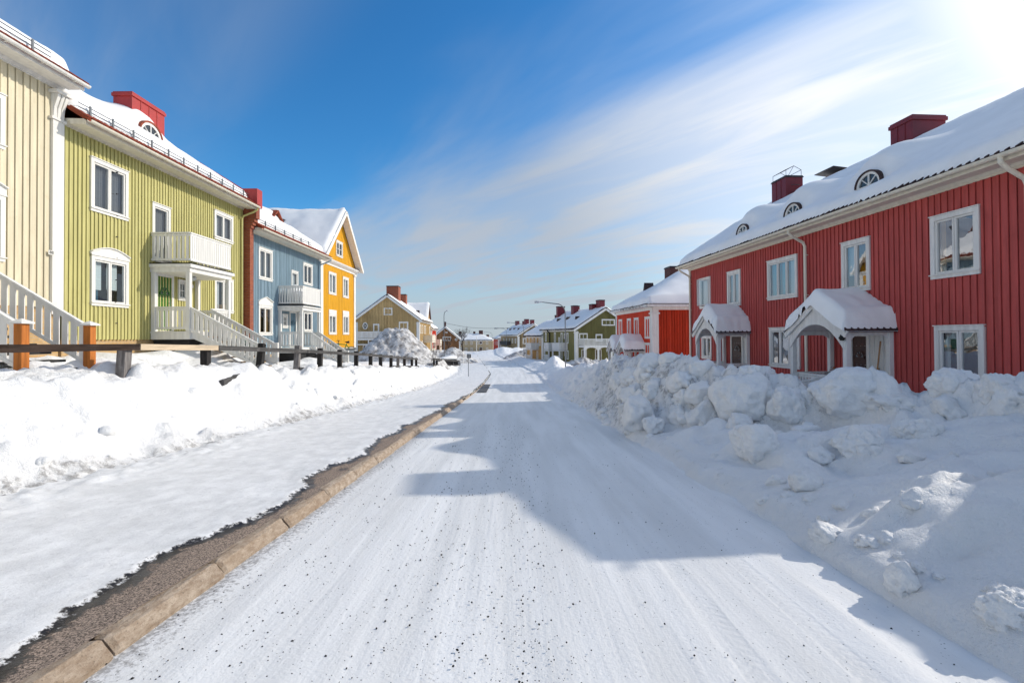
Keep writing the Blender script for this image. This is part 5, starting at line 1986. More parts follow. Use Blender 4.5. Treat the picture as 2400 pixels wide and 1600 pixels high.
def w2(H):
    F = F2
    for a, b, c, d in ((1451, 749.5, 1459, 791), (1470.5, 747.5, 1480, 793), (1486.8, 745.7, 1497.5, 793.5), (1512, 743.3, 1524.5, 793.4)):
        win_px(H, F, a, b, c, d, n=2, cas=0.12, deep=False)
    for a, c in ((1512, 1524),):
        s0, s1 = F.at(a, 830)[0], F.at(c, 830)[0]
        window(H, F, s0, s1, -0.2, 1.2, n=2, cas=0.12, deep=False)


zc2 = F2.at(1530, 727)[1]
H5 = far_house('orange_red_house', 'bright orange red house with a blank end wall and hipped snowy roof', F2, 0, 9.2, 10, -1.2, zc2 + 0.45, 0.62, 'orange_red', 0.42, 'grey_white', True, True, wins=w2, chims=((5.6, 6.8, -4.4, -3.6, 1.5),), zf=-2.4, df=0.55, pitch=0.2, seed=31, vents=((6.3, -1.6),))
for i, (pa, pb) in enumerate(((1489, 1510), (1459, 1482))):
    s_ = F2.at(pb, 820)[0] - 0.2
    ze_ = F2.at(pb, 826, 1.5)[1]
    canopy_porch(H5, F2, s_, s_ + 2.2, 1.5, ze_, ze_ + 0.8, ze_ - 2.1, ze_ - 2.9, 81 + i)

# olive house, gable to the camera, with its balcony and the ochre wing behind
th = math.radians(19.5)
F4 = Frame((9.75, 74.0), (-math.sin(th), math.cos(th)), (-math.cos(th), -math.sin(th)))
D4 = 10.2


def w4(H):
    E = H.end()
    win_px(H, E, 1410, 748, 1441, 763, n=3, cas=0.14, deep=False)
    win_px(H, E, 1357, 781, 1377, 795.5, n=2, cas=0.14, deep=False)
    s0, z1 = E.at(1395.6, 783)
    s1, _ = E.at(1411.4, 783)
    window(H, E, s0, s1, 0.95, z1, n=1, cas=0.18, deep=False)
    for a, b, c, d in ((1314.6, 780, 1319.2, 804.6), (1328.4, 780, 1332.6, 804.6), (1299, 779.5, 1303, 801.7), (1278, 780, 1281.5, 800), (1322, 781.5, 1325, 793.8), (1309.5, 790.5, 1312.3, 803.5),
                       (1315, 819.5, 1319.2, 840.7), (1328.4, 821, 1333, 842.5), (1323, 822, 1325.3, 834)):
        win_px(H, F4, a, b, c, d, n=1, cas=0.14, deep=False)


ze4 = F4.at(1347, 771)[1] + 0.1
H6 = far_house('olive_house', 'olive green house with a white balcony over two dark doors', F4, 0, 12.8, D4, -2.3, ze4, 0.60, 'olive', 0.3, wins=w4, zf=-3.5, chims=((0.8, 1.9, -D4 / 2 - 0.5, -D4 / 2 + 0.5, 1.2), (2.2, 3.3, -D4 / 2 - 0.4, -D4 / 2 + 1.0, 0.8), (7.2, 8.2, -4.2, -3.3, 1.5), (9.4, 10.4, -D4 / 2 - 0.5, -D4 / 2 + 0.5, 0.8), (12.0, 12.7, -4.0, -2.6, 1.9)), vents=((3.0, -1.5), (6.5, -1.6), (9.5, -1.3)), cmat='dark_red_metal', seed=37, pitch=0.25)
E4 = H6.end()
eL, zr4 = E4.at(1421, 800.5)
eR, _ = E4.at(1356, 800.5)
lo, hi = min(eL, eR), max(eL, eR)
m = MB()
m.box(E4, lo, hi, 0.0, 1.9, -0.05 + 0.1, 0.35)
bal = m.build('balcony', 'white', H6.root)
m = MB()
railing(m, E4.P(lo, 1.85, 0.36), E4.P(hi, 1.85, 0.36), 1.0, pitch=0.2, w=0.11)
railing(m, E4.P(lo, 0.0, 0.36), E4.P(lo, 1.85, 0.36), 1.0, pitch=0.2, w=0.11)
railing(m, E4.P(hi, 0.0, 0.36), E4.P(hi, 1.85, 0.36), 1.0, pitch=0.2, w=0.11)
m.build('balcony_railing', 'white', bal)
m = MB()
for s in (lo + 0.12, (lo + hi) / 2, hi - 0.12):
    mm = MB()
    mm.box(E4, s - 0.12, s + 0.12, 1.62, 1.85, -2.5, 0.05)
    mm.build('column', 'white', bal)
for a, b in ((lo + 0.24, (lo + hi) / 2 - 0.12), ((lo + hi) / 2 + 0.12, hi - 0.24)):
    m = MB()
    A = [E4.P(a + (b - a) * k / 12, 1.68, 0.045 - 0.4 * abs(2 * k / 12 - 1) ** 3) for k in range(13)]
    B = [E4.P(a + (b - a) * k / 12, 1.68, 0.05) for k in range(13)]
    m.strip(A, B, E4.n * 0.1)
    m.build('arch_board', 'white', bal)
for a, c in ((1364, 1373.5), (1396, 1408)):
    s0, s1 = sorted((E4.at(a, 830)[0], E4.at(c, 830)[0]))
    door(H6, E4, s0, s1, -2.3, -0.35, 'door_brown', fan=False)


def box_balcony(H, F, s0, s1, dep, z0, z1, zg, mat='grey_white'):
    m = MB()
    m.box(F, s0, s1, 0, dep, z0 - 0.2, z0)
    b = m.build('balcony', mat, H.root)
    m = MB()
    railing(m, F.P(s0, dep, z0), F.P(s1, dep, z0), z1 - z0, pitch=0.16, w=0.14)
    railing(m, F.P(s0, 0, z0), F.P(s0, dep, z0), z1 - z0, pitch=0.16, w=0.14)
    railing(m, F.P(s1, 0, z0), F.P(s1, dep, z0), z1 - z0, pitch=0.16, w=0.14)
    m.build('balcony_railing', mat, b)
    for s in (s0 + 0.1, s1 - 0.1):
        m = MB()
        m.box(F, s - 0.09, s + 0.09, dep - 0.2, dep, zg, z0 - 0.2)
        m.build('post', mat, b)
    m = MB()
    railing(m, F.P(s0, dep, zg + 0.4), F.P(s1, dep, zg + 0.4), 0.9, pitch=0.2, w=0.11)
    m.build('deck_railing', mat, b)


for a, b in ((1312, 1295), (1287, 1276)):
    s0, s1 = F4.at(a, 820, 1.4)[0], F4.at(b, 820, 1.4)[0]
    box_balcony(H6, F4, min(s0, s1), max(s0, s1), 1.5, F4.at(a, 820, 1.4)[1], F4.at(a, 805, 1.4)[1] + 0.1, -2.6)
downpipe(H6, F4, 3.3, 0.5, ze4, -2.3, 'white', 0.06)
downpipe(H6, F4, 9.6, 0.5, ze4, -2.3, 'ink', 0.1)
H7 = far_house('ochre_house', 'ochre wing adjoining the far end of the olive house', F4, 12.95, 21, 9.4, -2.6, ze4 - 1.0, 0.55, 'ochre', 0.35, wins=lambda H: (rowwin(H, F4, (14.2, 16.0, 17.6, 19.4), 0.1, 1.5, 0.8, 2), rowwin(H, F4, (15.3, 18.6), -2.3, -0.9, 0.8, 2)), zf=-3.6, seed=38, chims=((15, 16, -4.6, -3.8, 1.2),))
box_balcony(H7, F4, 14.6, 17.4, 1.5, -0.45, 0.6, -2.9)

# farther down on the right
th = math.radians(21)
F6 = Frame((1.75, 140.0), (-math.sin(th), math.cos(th)), (-math.cos(th), -math.sin(th)))


def w6(H):
    E = H.end()
    for a, b, c, d in ((1225, 792, 1237, 806), (1225, 814, 1237, 828)):
        win_px(H, E, a, b, c, d, n=2, cas=0.2, deep=False)
    rowwin(H, F6, (2, 4.5, 7, 9.5, 12), -0.1, 1.3, 0.9)


H8 = far_house('khaki_house', 'khaki brown gable house far down on the right of the street', F6, 0, 15, 9.8, -3.2, 2.35, 0.60, 'khaki', 0.3, wins=w6, zf=-4.4, seed=39, cmat='dark_red_metal', chims=((0.5, 1.6, -5.4, -4.4, 1.2), (4.5, 5.6, -5.4, -4.2, 1.6), (6.5, 7.6, -5.4, -4.4, 1.0), (12, 13.4, -5.3, -4.3, 1.3)), vents=((4, -1.5), (8, -1.7), (11, -1.5)), pitch=0.4)
box_balcony(H8, F6, 6, 12, 1.5, -0.5, 0.5, -3.4, 'grey_wood')
th = math.radians(10)
F7 = Frame((-4.6, 163.0), (-math.sin(th), math.cos(th)), (-math.cos(th), -math.sin(th)))
H9 = far_house('rust_house', 'rust orange house with a dark hipped roof far down the street', F7, 0, 12, 10, -3.6, 1.3, 0.55, 'orange_red', 0.25, hip0=True, hip1=True, zf=-4.8, seed=40, wins=lambda H: rowwin(H, F7, (2, 5, 8), -1, 0.3), cmat='dark_red_metal', chims=((4, 5, -5, -4.2, 0.9), (7, 8, -5, -4.2, 0.9)), pitch=0.4)

# beige house closing the street
F8 = Frame((-8.6, 205), (-1, 0.02), (-0.02, -1))


def w8(H):
    rowwin(H, F8, (2.0, 6.2, 8.6, 10.9, 13.2, 15.4), -1.35, 0.0, 0.95)
    rowwin(H, F8, (2.0, 8.6, 10.9, 13.2, 15.4), -4.0, -2.7, 0.95)
    c = F8.P(4.7, 0, -0.6)
    m = MB()
    A = [F8.P(4.7 + 0.55 * math.cos(2 * PI * k / 20), 0.0, -0.6 + 0.55 * math.sin(2 * PI * k / 20)) for k in range(21)]
    B = [F8.P(4.7 + 0.75 * math.cos(2 * PI * k / 20), 0.0, -0.6 + 0.75 * math.sin(2 * PI * k / 20)) for k in range(21)]
    m.strip(A, B, F8.n * 0.06)
    w = m.build('round_window', 'white', H.root)
    m = MB()
    m.add([p + F8.n * 0.03 for p in A[:-1]], [tuple(range(20))])
    m.build('pane', 'dark_glass', w)
    door(H, F8, 4.1, 5.2, -4.6, -2.6, 'door_brown', fan=False)


H10 = far_house('beige_house', 'long beige house with a round window closing the end of the street', F8, 0, 19.5, 11, -4.7, 0.55, 0.45, 'beige', 0.35, hip0=True, hip1=True, zf=-6, wins=w8, seed=41, cmat='brick_dark', chims=((4.2, 5.9, -6.2, -4.8, 1.7), (7.5, 8.4, -6, -5, 1.0), (1.5, 2.6, -5, -4.2, 1.2), (13.5, 14.6, -6, -5.2, 1.2)), pitch=0.4, corner=False)

# brown brick gable house far on the left
F9 = Frame((-17.8, 166), (-0.12, 1), (1, 0.12))


def w9(H):
    E = H.end()
    win_px(H, E, 1037.5, 789, 1057, 798.5, n=3, cas=0.2, deep=False)
    win_px(H, E, 1044, 777.5, 1049, 780.5, n=1, cas=0.12, deep=False)
    c, z = E.at(1069, 795.5)
    m = MB()
    q = [E.P(c - 0.55, 0.03, z), E.P(c, 0.03, z - 0.55), E.P(c + 0.55, 0.03, z), E.P(c, 0.03, z + 0.55)]
    m.prism(q, E.n * 0.05)
    w = m.build('diamond_window', 'white', H.root)
    m = MB()
    q = [E.P(c - 0.33, 0.09, z), E.P(c, 0.09, z - 0.33), E.P(c + 0.33, 0.09, z), E.P(c, 0.09, z + 0.33)]
    m.add(q, [(0, 1, 2, 3)])
    m.build('pane', 'dark_glass', w)


H11 = far_house('brown_house', 'brown gable house with a small diamond window far on the left', F9, 0, 12, 10.2, -3.4, 0.9, 0.82, 'brown', 0.3, zf=-5, wins=w9, seed=42, cmat='brick_dark', chims=((1.0, 2.2, -5.6, -4.8, 1.7),), pitch=0.4)

# cream gable house in the middle distance on the left
F10 = Frame((-15.56, 81), (-0.055, 1), (1, 0.055))
D10 = 10.5


def w10(H):
    E = H.end()
    win_px(H, E, 899.5, 721.5, 919.7, 738.3, n=2, cas=0.16, bars=(1, 2), deep=False)
    win_px(H, E, 935, 754, 957, 777, n=2, cas=0.18, deep=False, glass='lit_glass_far')
    s0, z1 = E.at(874.5, 759)
    s1, _ = E.at(889, 759)
    window(H, E, s0, s1, 2.6, z1, n=1, cas=0.2, deep=False)
    c, z = E.at(856, 763.5)
    m = MB()
    ring_ = lambda k, q: E.P(c + k * 0.38 * math.cos(2 * PI * q / 24), 0.0, z + k * 0.52 * math.sin(2 * PI * q / 24))
    m.strip([ring_(0.82, q) for q in range(25)], [ring_(1.12, q) for q in range(25)], E.n * 0.08)
    m.beam(ring_(0.85, 3) + E.n * 0.05, ring_(0.85, 15) + E.n * 0.05, 0.05, 0.05, E.n)
    m.beam(ring_(0.85, 9) + E.n * 0.05, ring_(0.85, 21) + E.n * 0.05, 0.05, 0.05, E.n)
    w = m.build('oval_window', 'white', H.root)
    m = MB()
    m.add([ring_(0.85, q) + E.n * 0.03 for q in range(24)], [tuple(range(24))])
    m.build('pane', 'dark_glass', w)
    rowwin(H, F10, (1.6, 3.6, 6.5, 8.4, 15), 2.4, 3.9, 0.9)
    rowwin(H, F10, (1.6, 3.6), -0.4, 1.1, 0.9)


H12 = far_house('pale_yellow_house', 'pale yellow gable house behind the tall snow heap on the left', F10, 0, 17, D10, -0.6, 4.75, 0.74, 'pale_yellow', 0.3, wins=w10, zf=-2.6, seed=43, pitch=0.25, cmat='brick_red', chims=((1.0, 3.2, -5.6, -3.6, 2.0), (7.5, 9.0, -4.6, -3.4, 1.6)), vents=((9.5, -1.2),), corner=True)
E10 = H12.end()
a0, a1 = E10.at(838.5, 776)[0], E10.at(897.5, 776)[0]
m = MB()
m.box(E10, a0, a1, 0, 1.4, 1.35, 1.6)
m.box(E10, a0 + 0.05, a1 - 0.05, 0.1, 1.35, 0.55, 0.72)
bal = m.build('balcony', 'grey_white', H12.root)
m = MB()
railing(m, E10.P(a0, 1.36, 1.62), E10.P(a1, 1.36, 1.62), 1.12, pitch=0.21, w=0.15)
railing(m, E10.P(a1, 0.0, 1.62), E10.P(a1, 1.36, 1.62), 1.12, pitch=0.21, w=0.15)
m.build('balcony_railing', 'grey_white', bal)
for s in (a0 + 0.1, (a0 + a1) / 2, a1 - 0.1):
    mm = MB()
    mm.box(E10, s - 0.08, s + 0.08, 1.2, 1.36, 0.73, 1.34)
    mm.box(E10, s - 0.08, s + 0.08, 1.2, 1.36, -1.4, 0.54)
    mm.build('post', 'grey_white', bal)
s0, s1 = E10.at(852, 810)[0], E10.at(861, 810)[0]
door(H12, E10, s0, s1, -1.2, 0.4, 'door_brown', fan=True)
m = MB()
l0, l1 = E10.at(904, 770)[0], E10.at(911, 770)[0]
for s in (l0, l1):
    m.tube([E10.P(s, 0.12, 0.8), E10.P(s, 0.12, 8.2)], 0.022, 5)
z = 1.0
while z < 8.2:
    m.tube([E10.P(l0, 0.12, z), E10.P(l1, 0.12, z)], 0.015, 5)
    z += 0.33
m.build('wall_ladder', 'pale_yellow', H12.root)
# its small front gable and the street balcony
m = MB()
s_m = 12.6
m.prism([F10.P(s_m - 2.6, 0.04, 4.7), F10.P(s_m + 2.6, 0.04, 4.7), F10.P(s_m, 0.04, 8.1)], F10.n * -4.5)
m.build('front_gable', 'ochre', H12.root)
G = Frame(F10.P(0, 0, 0), F10.n, F10.e)
Rg = Roof(-4.4, 0.35, s_m + 2.9, s_m - 2.9, 4.75, 1.26)
roof_snow(H12, G, Rg, 0.35, 48, 0.03, 0.03, 0.03, res=0.3, round_=0.3)
m = MB()
for sg in (-1, 1):
    m.beam(F10.P(s_m, 0.2, 8.28), F10.P(s_m + sg * 2.75, 0.2, 4.85), 0.3, 0.06, F10.n.cross(Vector((0, 0, 1))))
m.build('gable_trim', 'brick_dark', H12.root)
box_balcony(H12, F10, 5.2, 11.0, 1.6, 1.0, 2.1, -1.6, 'cream_trim')
F11 = Frame(F10.P(17.2, 0.15, 0), F10.e, F10.n)
H13 = far_house('brick_red_house', 'narrow brick red house peeping out beyond the pale yellow one', F11, 0, 9, 10, -1.4, 3.6, 0.65, 'orange_red', 0.3, wins=lambda H: (rowwin(H, F11, (2.5, 5.5), 1.0, 2.4), rowwin(H, F11, (2.5, 5.5), -1.2, 0.2)), zf=-3.2, seed=49, cmat='brick_dark', chims=((0.3, 1.3, -1.6, -0.8, 1.6),), pitch=0.3)
box_balcony(H13, F11, 3.0, 6.0, 1.5, 0.3, 1.3, -1.8, 'cream_trim')

# ---------------------------------------------------------------- street things
XF = -8.2
posts = [(308, 'grey_post', 0.10), (494, 'black_post', 0.0), (624, 'black_post', 0.26), (707, 'grey_post', 0.24), (758, 'black_post', 0.1), (803, 'black_post', 0.03), (841, 'black_post', 0.05), (874, 'black_post', 0.0), (897, 'black_post', 0.0), (921, 'black_post', 0.02), (937, 'grey_post', 0), (952, 'black_post', 0.03), (969, 'black_post', 0.02), (979, 'black_post', 0.0)]
railpx = [(-120, 818), (0, 817), (327, 813), (510, 815), (718, 823), (846, 830), (981, 841.5)]
yof = lambda px: -XF * FPX / (IW / 2 - px)


def railz(y):
    px = IW / 2 + XF * FPX / y
    py = np.interp(px, [p[0] for p in railpx], [p[1] for p in railpx])
    return at_y(px, py, y).z


fence = thing('rail_fence', 'weathered timber rail fence leaning in the left snow bank', 'fence', (XF, 18, 0.3))
for i, (px, mt, lean) in enumerate(posts):
    y = yof(px)
    zt = railz(y) + (0.08 if i in (2, 3) else 0.05 if i > 3 else -0.02)
    zb = float(ground(XF, y)) - 0.5
    m = MB()
    m.beam((XF - 0.14 + lean * 0.2, y - lean * (zt - zb) * 1.1, zb), (XF - 0.14, y, zt + (0.12 if i in (2, 3, 4, 5, 6) else 0.07)), 0.19, 0.19, (1, 0, 0))
    m.build('post', mt, fence, bevel=0.01)
segs = [(5.2, yof(326), 'dark_wood', 'dark brown weathered rail'), (yof(328), yof(509), 'new_wood', 'pale new replacement rail'), (yof(511), yof(719), 'grey_wood', None), (yof(720), yof(848), 'grey_wood', None), (yof(849), yof(979), 'grey_wood', None)]
for y0, y1, mt, lab in segs:
    m = MB()
    n = 6
    for k in range(n):
        a, b = y0 + (y1 - y0) * k / n, y0 + (y1 - y0) * (k + 1) / n
        m.beam((XF + 0.01 * math.sin(a), a, railz(a)), (XF + 0.01 * math.sin(b), b, railz(b)), 0.06, 0.135)
    o = m.build('rail', mt, fence)
    if lab:
        o['label'] = lab
for pa, pb, yb in ((700, 722, 864), (792, 812, 862), (820, 848, 861), (921, 981, 858.5)):
    ya, yb_ = yof(pa), yof(pb)
    qa, qb = at_y(pa, yb, ya), at_y(pb, yb, yb_)
    m = MB()
    m.beam((XF + 0.02, ya, qa.z), (XF + 0.02, yb_, qb.z), 0.06, 0.13)
    m.build('lower_rail', 'grey_wood', fence)
m = MB()
ya, yb_ = 12.4, 15.2
m.beam((XF + 0.75, ya, float(ground(XF + 0.75, ya)) + 0.08), (XF + 0.25, yb_, float(ground(XF + 0.25, yb_)) + 0.05), 0.12, 0.14)
o = m.build('fallen_beam', 'grey_wood', bevel=0.01)
tag(o, 'grey broken fence beam lying half buried in the left snow bank', 'beam')

fence2 = thing('picket_fence', 'dark close-set picket fence farther down the left snow bank', 'fence', (XF, 60, -1.5))
for i in range(15):
    q = i / 14
    px = 1017 + (1075 - 1017) * q ** 0.8
    y = yof(px)
    zt, zb = at_y(px, 839 + 5 * q, y).z, at_y(px, 859 - 1 * q, y).z
    m = MB()
    m.beam((XF, y, zb - 0.4), (XF + random.uniform(-.05, .05), y + random.uniform(-.1, .1), zt), 0.2, 0.2, (1, 0, 0))
    m.build('picket', 'black_post', fence2)
for dz0, dz1 in ((842, 846), (856, 856)):
    m = MB()
    y0, y1 = yof(1012), yof(1076)
    m.beam((XF + 0.12, y0, at_y(1012, dz0, y0).z), (XF + 0.12, y1, at_y(1076, dz1, y1).z), 0.08, 0.14)
    m.build('rail', 'grey_wood', fence2)


# bins, cabinet, bicycle by the houses
def bin_(x, y, z, w, h, label):
    b = thing('garbage_bin', label, 'bin', (x, y, z), 'dark green bins by the house steps')
    m = MB()
    k = 0.82
    m.hexa([Vector((x + sx * w / 2 * f, y + sy * w / 2 * f, z + hh)) for hh, f in ((0, k), (h, 1)) for sx, sy in ((-1, -1), (1, -1), (1, 1), (-1, 1))])
    m.build('bin_body', 'green_plastic', b, bevel=0.015)
    m = MB()
    m.box(None, x - w / 2 - 0.03, x + w / 2 + 0.03, y - w / 2 - 0.03, y + w / 2 + 0.03, z + h + 0.002, z + h + 0.06)
    m.build('lid', 'green_plastic', b, bevel=0.015)


p = at_y(560, 818, 19.6)
bin_(p.x, p.y, p.z - 0.25, 0.46, 0.62, 'dark green bin behind the stair railing of the green porch')
p = at_y(584, 828, 19.2)
bin_(p.x, p.y, p.z - 0.1, 0.46, 0.45, 'dark green bin low in the snow below the green porch steps')
p = at_y(777, 818, 29.5)
bin_(p.x, p.y, p.z - 0.25, 0.62, 0.55, 'dark bin behind the fence below the blue porch steps')
p = at_y(792, 842, 30)
bin_(p.x, p.y, p.z - 0.4, 0.5, 0.75, 'dark green bin standing in snow before the yellow house')

p = at_y(816, 848, 32)
cb = thing('utility_cabinet', 'pale grey utility cabinet standing in the snow before the yellow house', 'cabinet', (p.x, p.y, p.z))
m = MB()
m.box(None, p.x - 0.5, p.x + 0.5, p.y - 0.2, p.y + 0.2, p.z - 0.3, p.z + 0.8)
m.build('cabinet_body', 'lamp_white', cb, bevel=0.02)
m = MB()
m.box(None, p.x - 0.55, p.x + 0.55, p.y - 0.25, p.y + 0.25, p.z + 0.802, p.z + 0.88)
m.build('cabinet_top', 'grey_metal', cb, bevel=0.02)

p = at_y(806, 835, 33)
bk = thing('bicycle', 'green bicycle parked in the snow before the yellow house', 'bicycle', (p.x, p.y, p.z))
bx = lambda s, h: Vector((p.x + s, p.y, p.z + h))
for s in (-0.52, 0.52):
    m = MB()
    m.tube([bx(s + 0.33 * math.cos(2 * PI * k / 24), 0.34 + 0.33 * math.sin(2 * PI * k / 24)) for k in range(25)], 0.022, 6, cap=False)
    w = m.build('wheel', 'rubber', bk)
    m = MB()
    for k in range(9):
        a = PI * k / 9
        m.tube([bx(s - 0.32 * math.cos(a), 0.34 - 0.32 * math.sin(a)), bx(s + 0.32 * math.cos(a), 0.34 + 0.32 * math.sin(a))], 0.004, 4)
    m.build('spokes', 'grey_metal', w)
m = MB()
for a, b in (((-0.38, 0.85), (-0.52, 0.34)), ((-0.40, 0.82), (0.0, 0.34)), ((-0.39, 0.84), (0.16, 0.80)), ((0.0, 0.34), (0.2, 0.88)), ((0.0, 0.34), (0.52, 0.34)), ((0.16, 0.8), (0.52, 0.34))):
    m.tube([bx(*a), bx(*b)], 0.03, 6)
m.build('bicycle_frame', 'bike_green', bk)
m = MB()
m.tube([bx(-0.38, 0.85), bx(-0.35, 1.06), bx(-0.42, 1.1)], 0.02, 6)
m.tube([bx(-0.38, 1.08) + Vector((0, -0.28, 0)), bx(-0.38, 1.08) + Vector((0, 0.28, 0))], 0.022, 6)
m.build('handlebar', 'ink', bk)
m = MB()
m.tube([bx(0.08, 0.98), bx(0.2, 0.96), bx(0.36, 0.98)], [0.02, 0.06, 0.09], 8)
m.build('saddle', 'ink', bk)


# street lamps
def lamp(px, Y, top_py, base_py, arm_dx, arm_dy, label, head_len=0.75, zfix=None):
    b, t_ = at_y(px, base_py, Y), at_y(px, top_py, Y)
    x, z0, z1 = b.x, b.z, t_.z
    L = thing('street_lamp', label, 'street lamp', (x, Y, z0), 'street lamps along the road')
    v = Vector((arm_dx, arm_dy, 0))
    al = v.length
    v.normalize()
    r = min(0.9, al * 0.4)
    pts = [Vector((x, Y, z0 - 0.6)), Vector((x, Y, z0 + (z1 - z0) * 0.5))]
    rad = [0.075, 0.06]
    for k in range(7):
        a = PI / 2 * k / 6
        pts.append(Vector((x, Y, z1 - r)) + v * (r * (1 - math.cos(a))) + Vector((0, 0, r * math.sin(a))))
        rad.append(0.05)
    end = Vector((x, Y, z1 + 0.06 * al)) + v * (al - head_len)
    pts.append(end)
    rad.append(0.042)
    m = MB()
    m.tube(pts, rad, 10)
    m.build('pole', 'grey_metal', L, smooth=True)
    w = Vector((-v.y, v.x, 0))
    m = MB()
    a, b2 = end - v * 0.05, end + v * head_len
    prof = [(0.0, 0.05, 0.05), (0.3, 0.07, 0.07), (0.42, 0.13, 0.10), (0.9, 0.15, 0.12), (1.0, 0.10, 0.08)]
    rings = []
    for q, ww, hh in prof:
        c = a + (b2 - a) * q
        rings += [c - w * ww - Vector((0, 0, hh)), c + w * ww - Vector((0, 0, hh)), c + w * ww * 0.8 + Vector((0, 0, hh)), c - w * ww * 0.8 + Vector((0, 0, hh))]
    fs = [(0, 1, 2, 3), (16, 19, 18, 17)]
    for k in range(4):
        for j in range(4):
            fs.append((k * 4 + j, k * 4 + (j + 1) % 4, k * 4 + 4 + (j + 1) % 4, k * 4 + 4 + j))
    m.add(rings, fs)
    m.build('lamp_head', 'lamp_white', L, bevel=0.01)
    return L


lamp(1325.5, 51, 712, 860, -3.25, -0.2, 'nearest street lamp, its arm reaching left over the road before the olive house')
lamp(1228, 98, 758, 838, -3.4, -0.2, 'street lamp in front of the khaki gable house, second from the camera')
lamp(1187, 142, 770, 832, -3.4, 0, 'small far street lamp before the grey balconies of the khaki house')
lamp(1153.5, 180, 779, 824, -3.0, 0, 'tiny far street lamp in front of the beige house')
lamp(1041, 76, 731, 829, 0.75, -1.6, 'street lamp on the left beside the pinkish snow heap', 0.8)
# thin flagpole and marker stakes
b = at_y(1117, 822, 190)
m = MB()
m.tube([(b.x, 190, b.z - 1), (b.x, 190, at_y(1117, 789, 190).z)], [0.16, 0.1], 8)
o = m.build('flagpole', 'white')
tag(o, 'thin white flagpole before the beige house', 'flagpole')
for px0, px1, lab in ((1012.5, 1018, 'left one of two thin marker stakes leaning by the tall snow heap'), (1020, 1026, 'right one of two thin marker stakes leaning by the tall snow heap')):
    a, b = at_y(px0, 840, 50), at_y(px1, 812, 50.5)
    m = MB()
    m.tube([a - (b - a) * 0.3, b], 0.022, 6)
    o = m.build('marker_stake', 'dark_wood')
    tag(o, lab, 'stake', 'snow marker stakes')
# back of a small sign on its post
b, t_ = at_y(1098, 869, 44), at_y(1098, 829, 44)
sg = thing('road_sign', 'grey back of a small road sign on a thin post beside the picket fence', 'sign', (b.x, 44, b.z))
m = MB()
m.tube([(b.x, 44, b.z - 0.5), (b.x, 44, t_.z)], 0.03, 8)
m.build('post', 'grey_metal', sg)
m = MB()
m.box(None, b.x - 0.14, b.x + 0.14, 43.955, 43.965, t_.z - 0.4, t_.z)
m.build('sign_plate', 'grey_metal', sg)
m = MB()
m.box(None, b.x + 0.15, b.x + 0.24, 43.95, 43.97, t_.z - 0.38, t_.z - 0.02)
m.build('sign_plate', 'grey_wood', sg)

# overhead line with its hanging lamp
a, b, c = at_y(1044, 757, 120), at_y(1168, 769, 120), at_y(1250, 767, 120)
wr = thing('overhead_wire', 'sagging overhead wire with a hanging lamp crossing the far street', 'wire', (a.x, 120, a.z))
m = MB()
m.tube([a + (b - a) * k / 8 - Vector((0, 0, 0.5 * math.sin(PI * k / 8))) for k in range(9)] + [b + (c - b) * k / 3 for k in range(1, 4)], 0.035, 5)
m.build('cable', 'wire', wr)
m = MB()
p0, p1 = at_y(1158, 769.5, 120), at_y(1181, 769.3, 120)
m.tube([p0, p0 + (p1 - p0) * 0.1, p0 + (p1 - p0) * 0.3, p0 + (p1 - p0) * 0.4, p1], [0.09, 0.13, 0.11, 0.05, 0.03], 8)
m.build('hanging_lamp', 'grey_metal', wr)

# parked car half covered in snow
q = at_y(1060, 838, 62)
cx_, cy_, cz_ = -9.4, 72, -2.95
car = thing('parked_car', 'dark parked car half buried in snow below the left street lamp', 'car', (cx_, cy_, cz_))
FC = Frame((cx_, cy_), (0.45, 1), (1, -0.45))
m = MB()
side = [(-2.0, 0.35), (-2.05, 0.75), (-1.9, 0.95), (-1.0, 1.0), (-0.45, 1.42), (0.75, 1.45), (1.5, 1.0), (2.0, 0.92), (2.1, 0.6), (2.05, 0.35)]
m.prism([FC.P(s, 0.8, cz_ + z) for s, z in side], FC.n * -1.6)
m.build('car_body', 'car_paint', car, bevel=0.05)
m = MB()
for d in (0.812, -0.812):
    m.add([FC.P(-0.85, d, cz_ + 1.0), FC.P(1.25, d, cz_ + 1.02), FC.P(0.7, d, cz_ + 1.38), FC.P(-0.4, d, cz_ + 1.36)], [(0, 1, 2, 3)])
m.add([FC.P(-0.97, 0.7, cz_ + 1.04), FC.P(-0.97, -0.7, cz_ + 1.04), FC.P(-0.5, -0.65, cz_ + 1.41), FC.P(-0.5, 0.65, cz_ + 1.41)], [(0, 1, 2, 3)])
m.build('car_window', 'dark_glass', car)
for s in (-1.3, 1.3):
    for d in (0.75, -0.75):
        m = MB()
        m.tube([FC.P(s, d - 0.1, cz_ + 0.33), FC.P(s, d + 0.1, cz_ + 0.33)], 0.33, 16)
        m.build('wheel', 'rubber', car)
me = block_mesh(77, (2.05, 0.95, 0.42), 0, 3, 0.5)
o = bpy.data.objects.new('car_snow', me)
COL.objects.link(o)
o.parent = car
o.location = (0.1, 0, 1.52)
o.rotation_euler = (0, 0, 1.15)


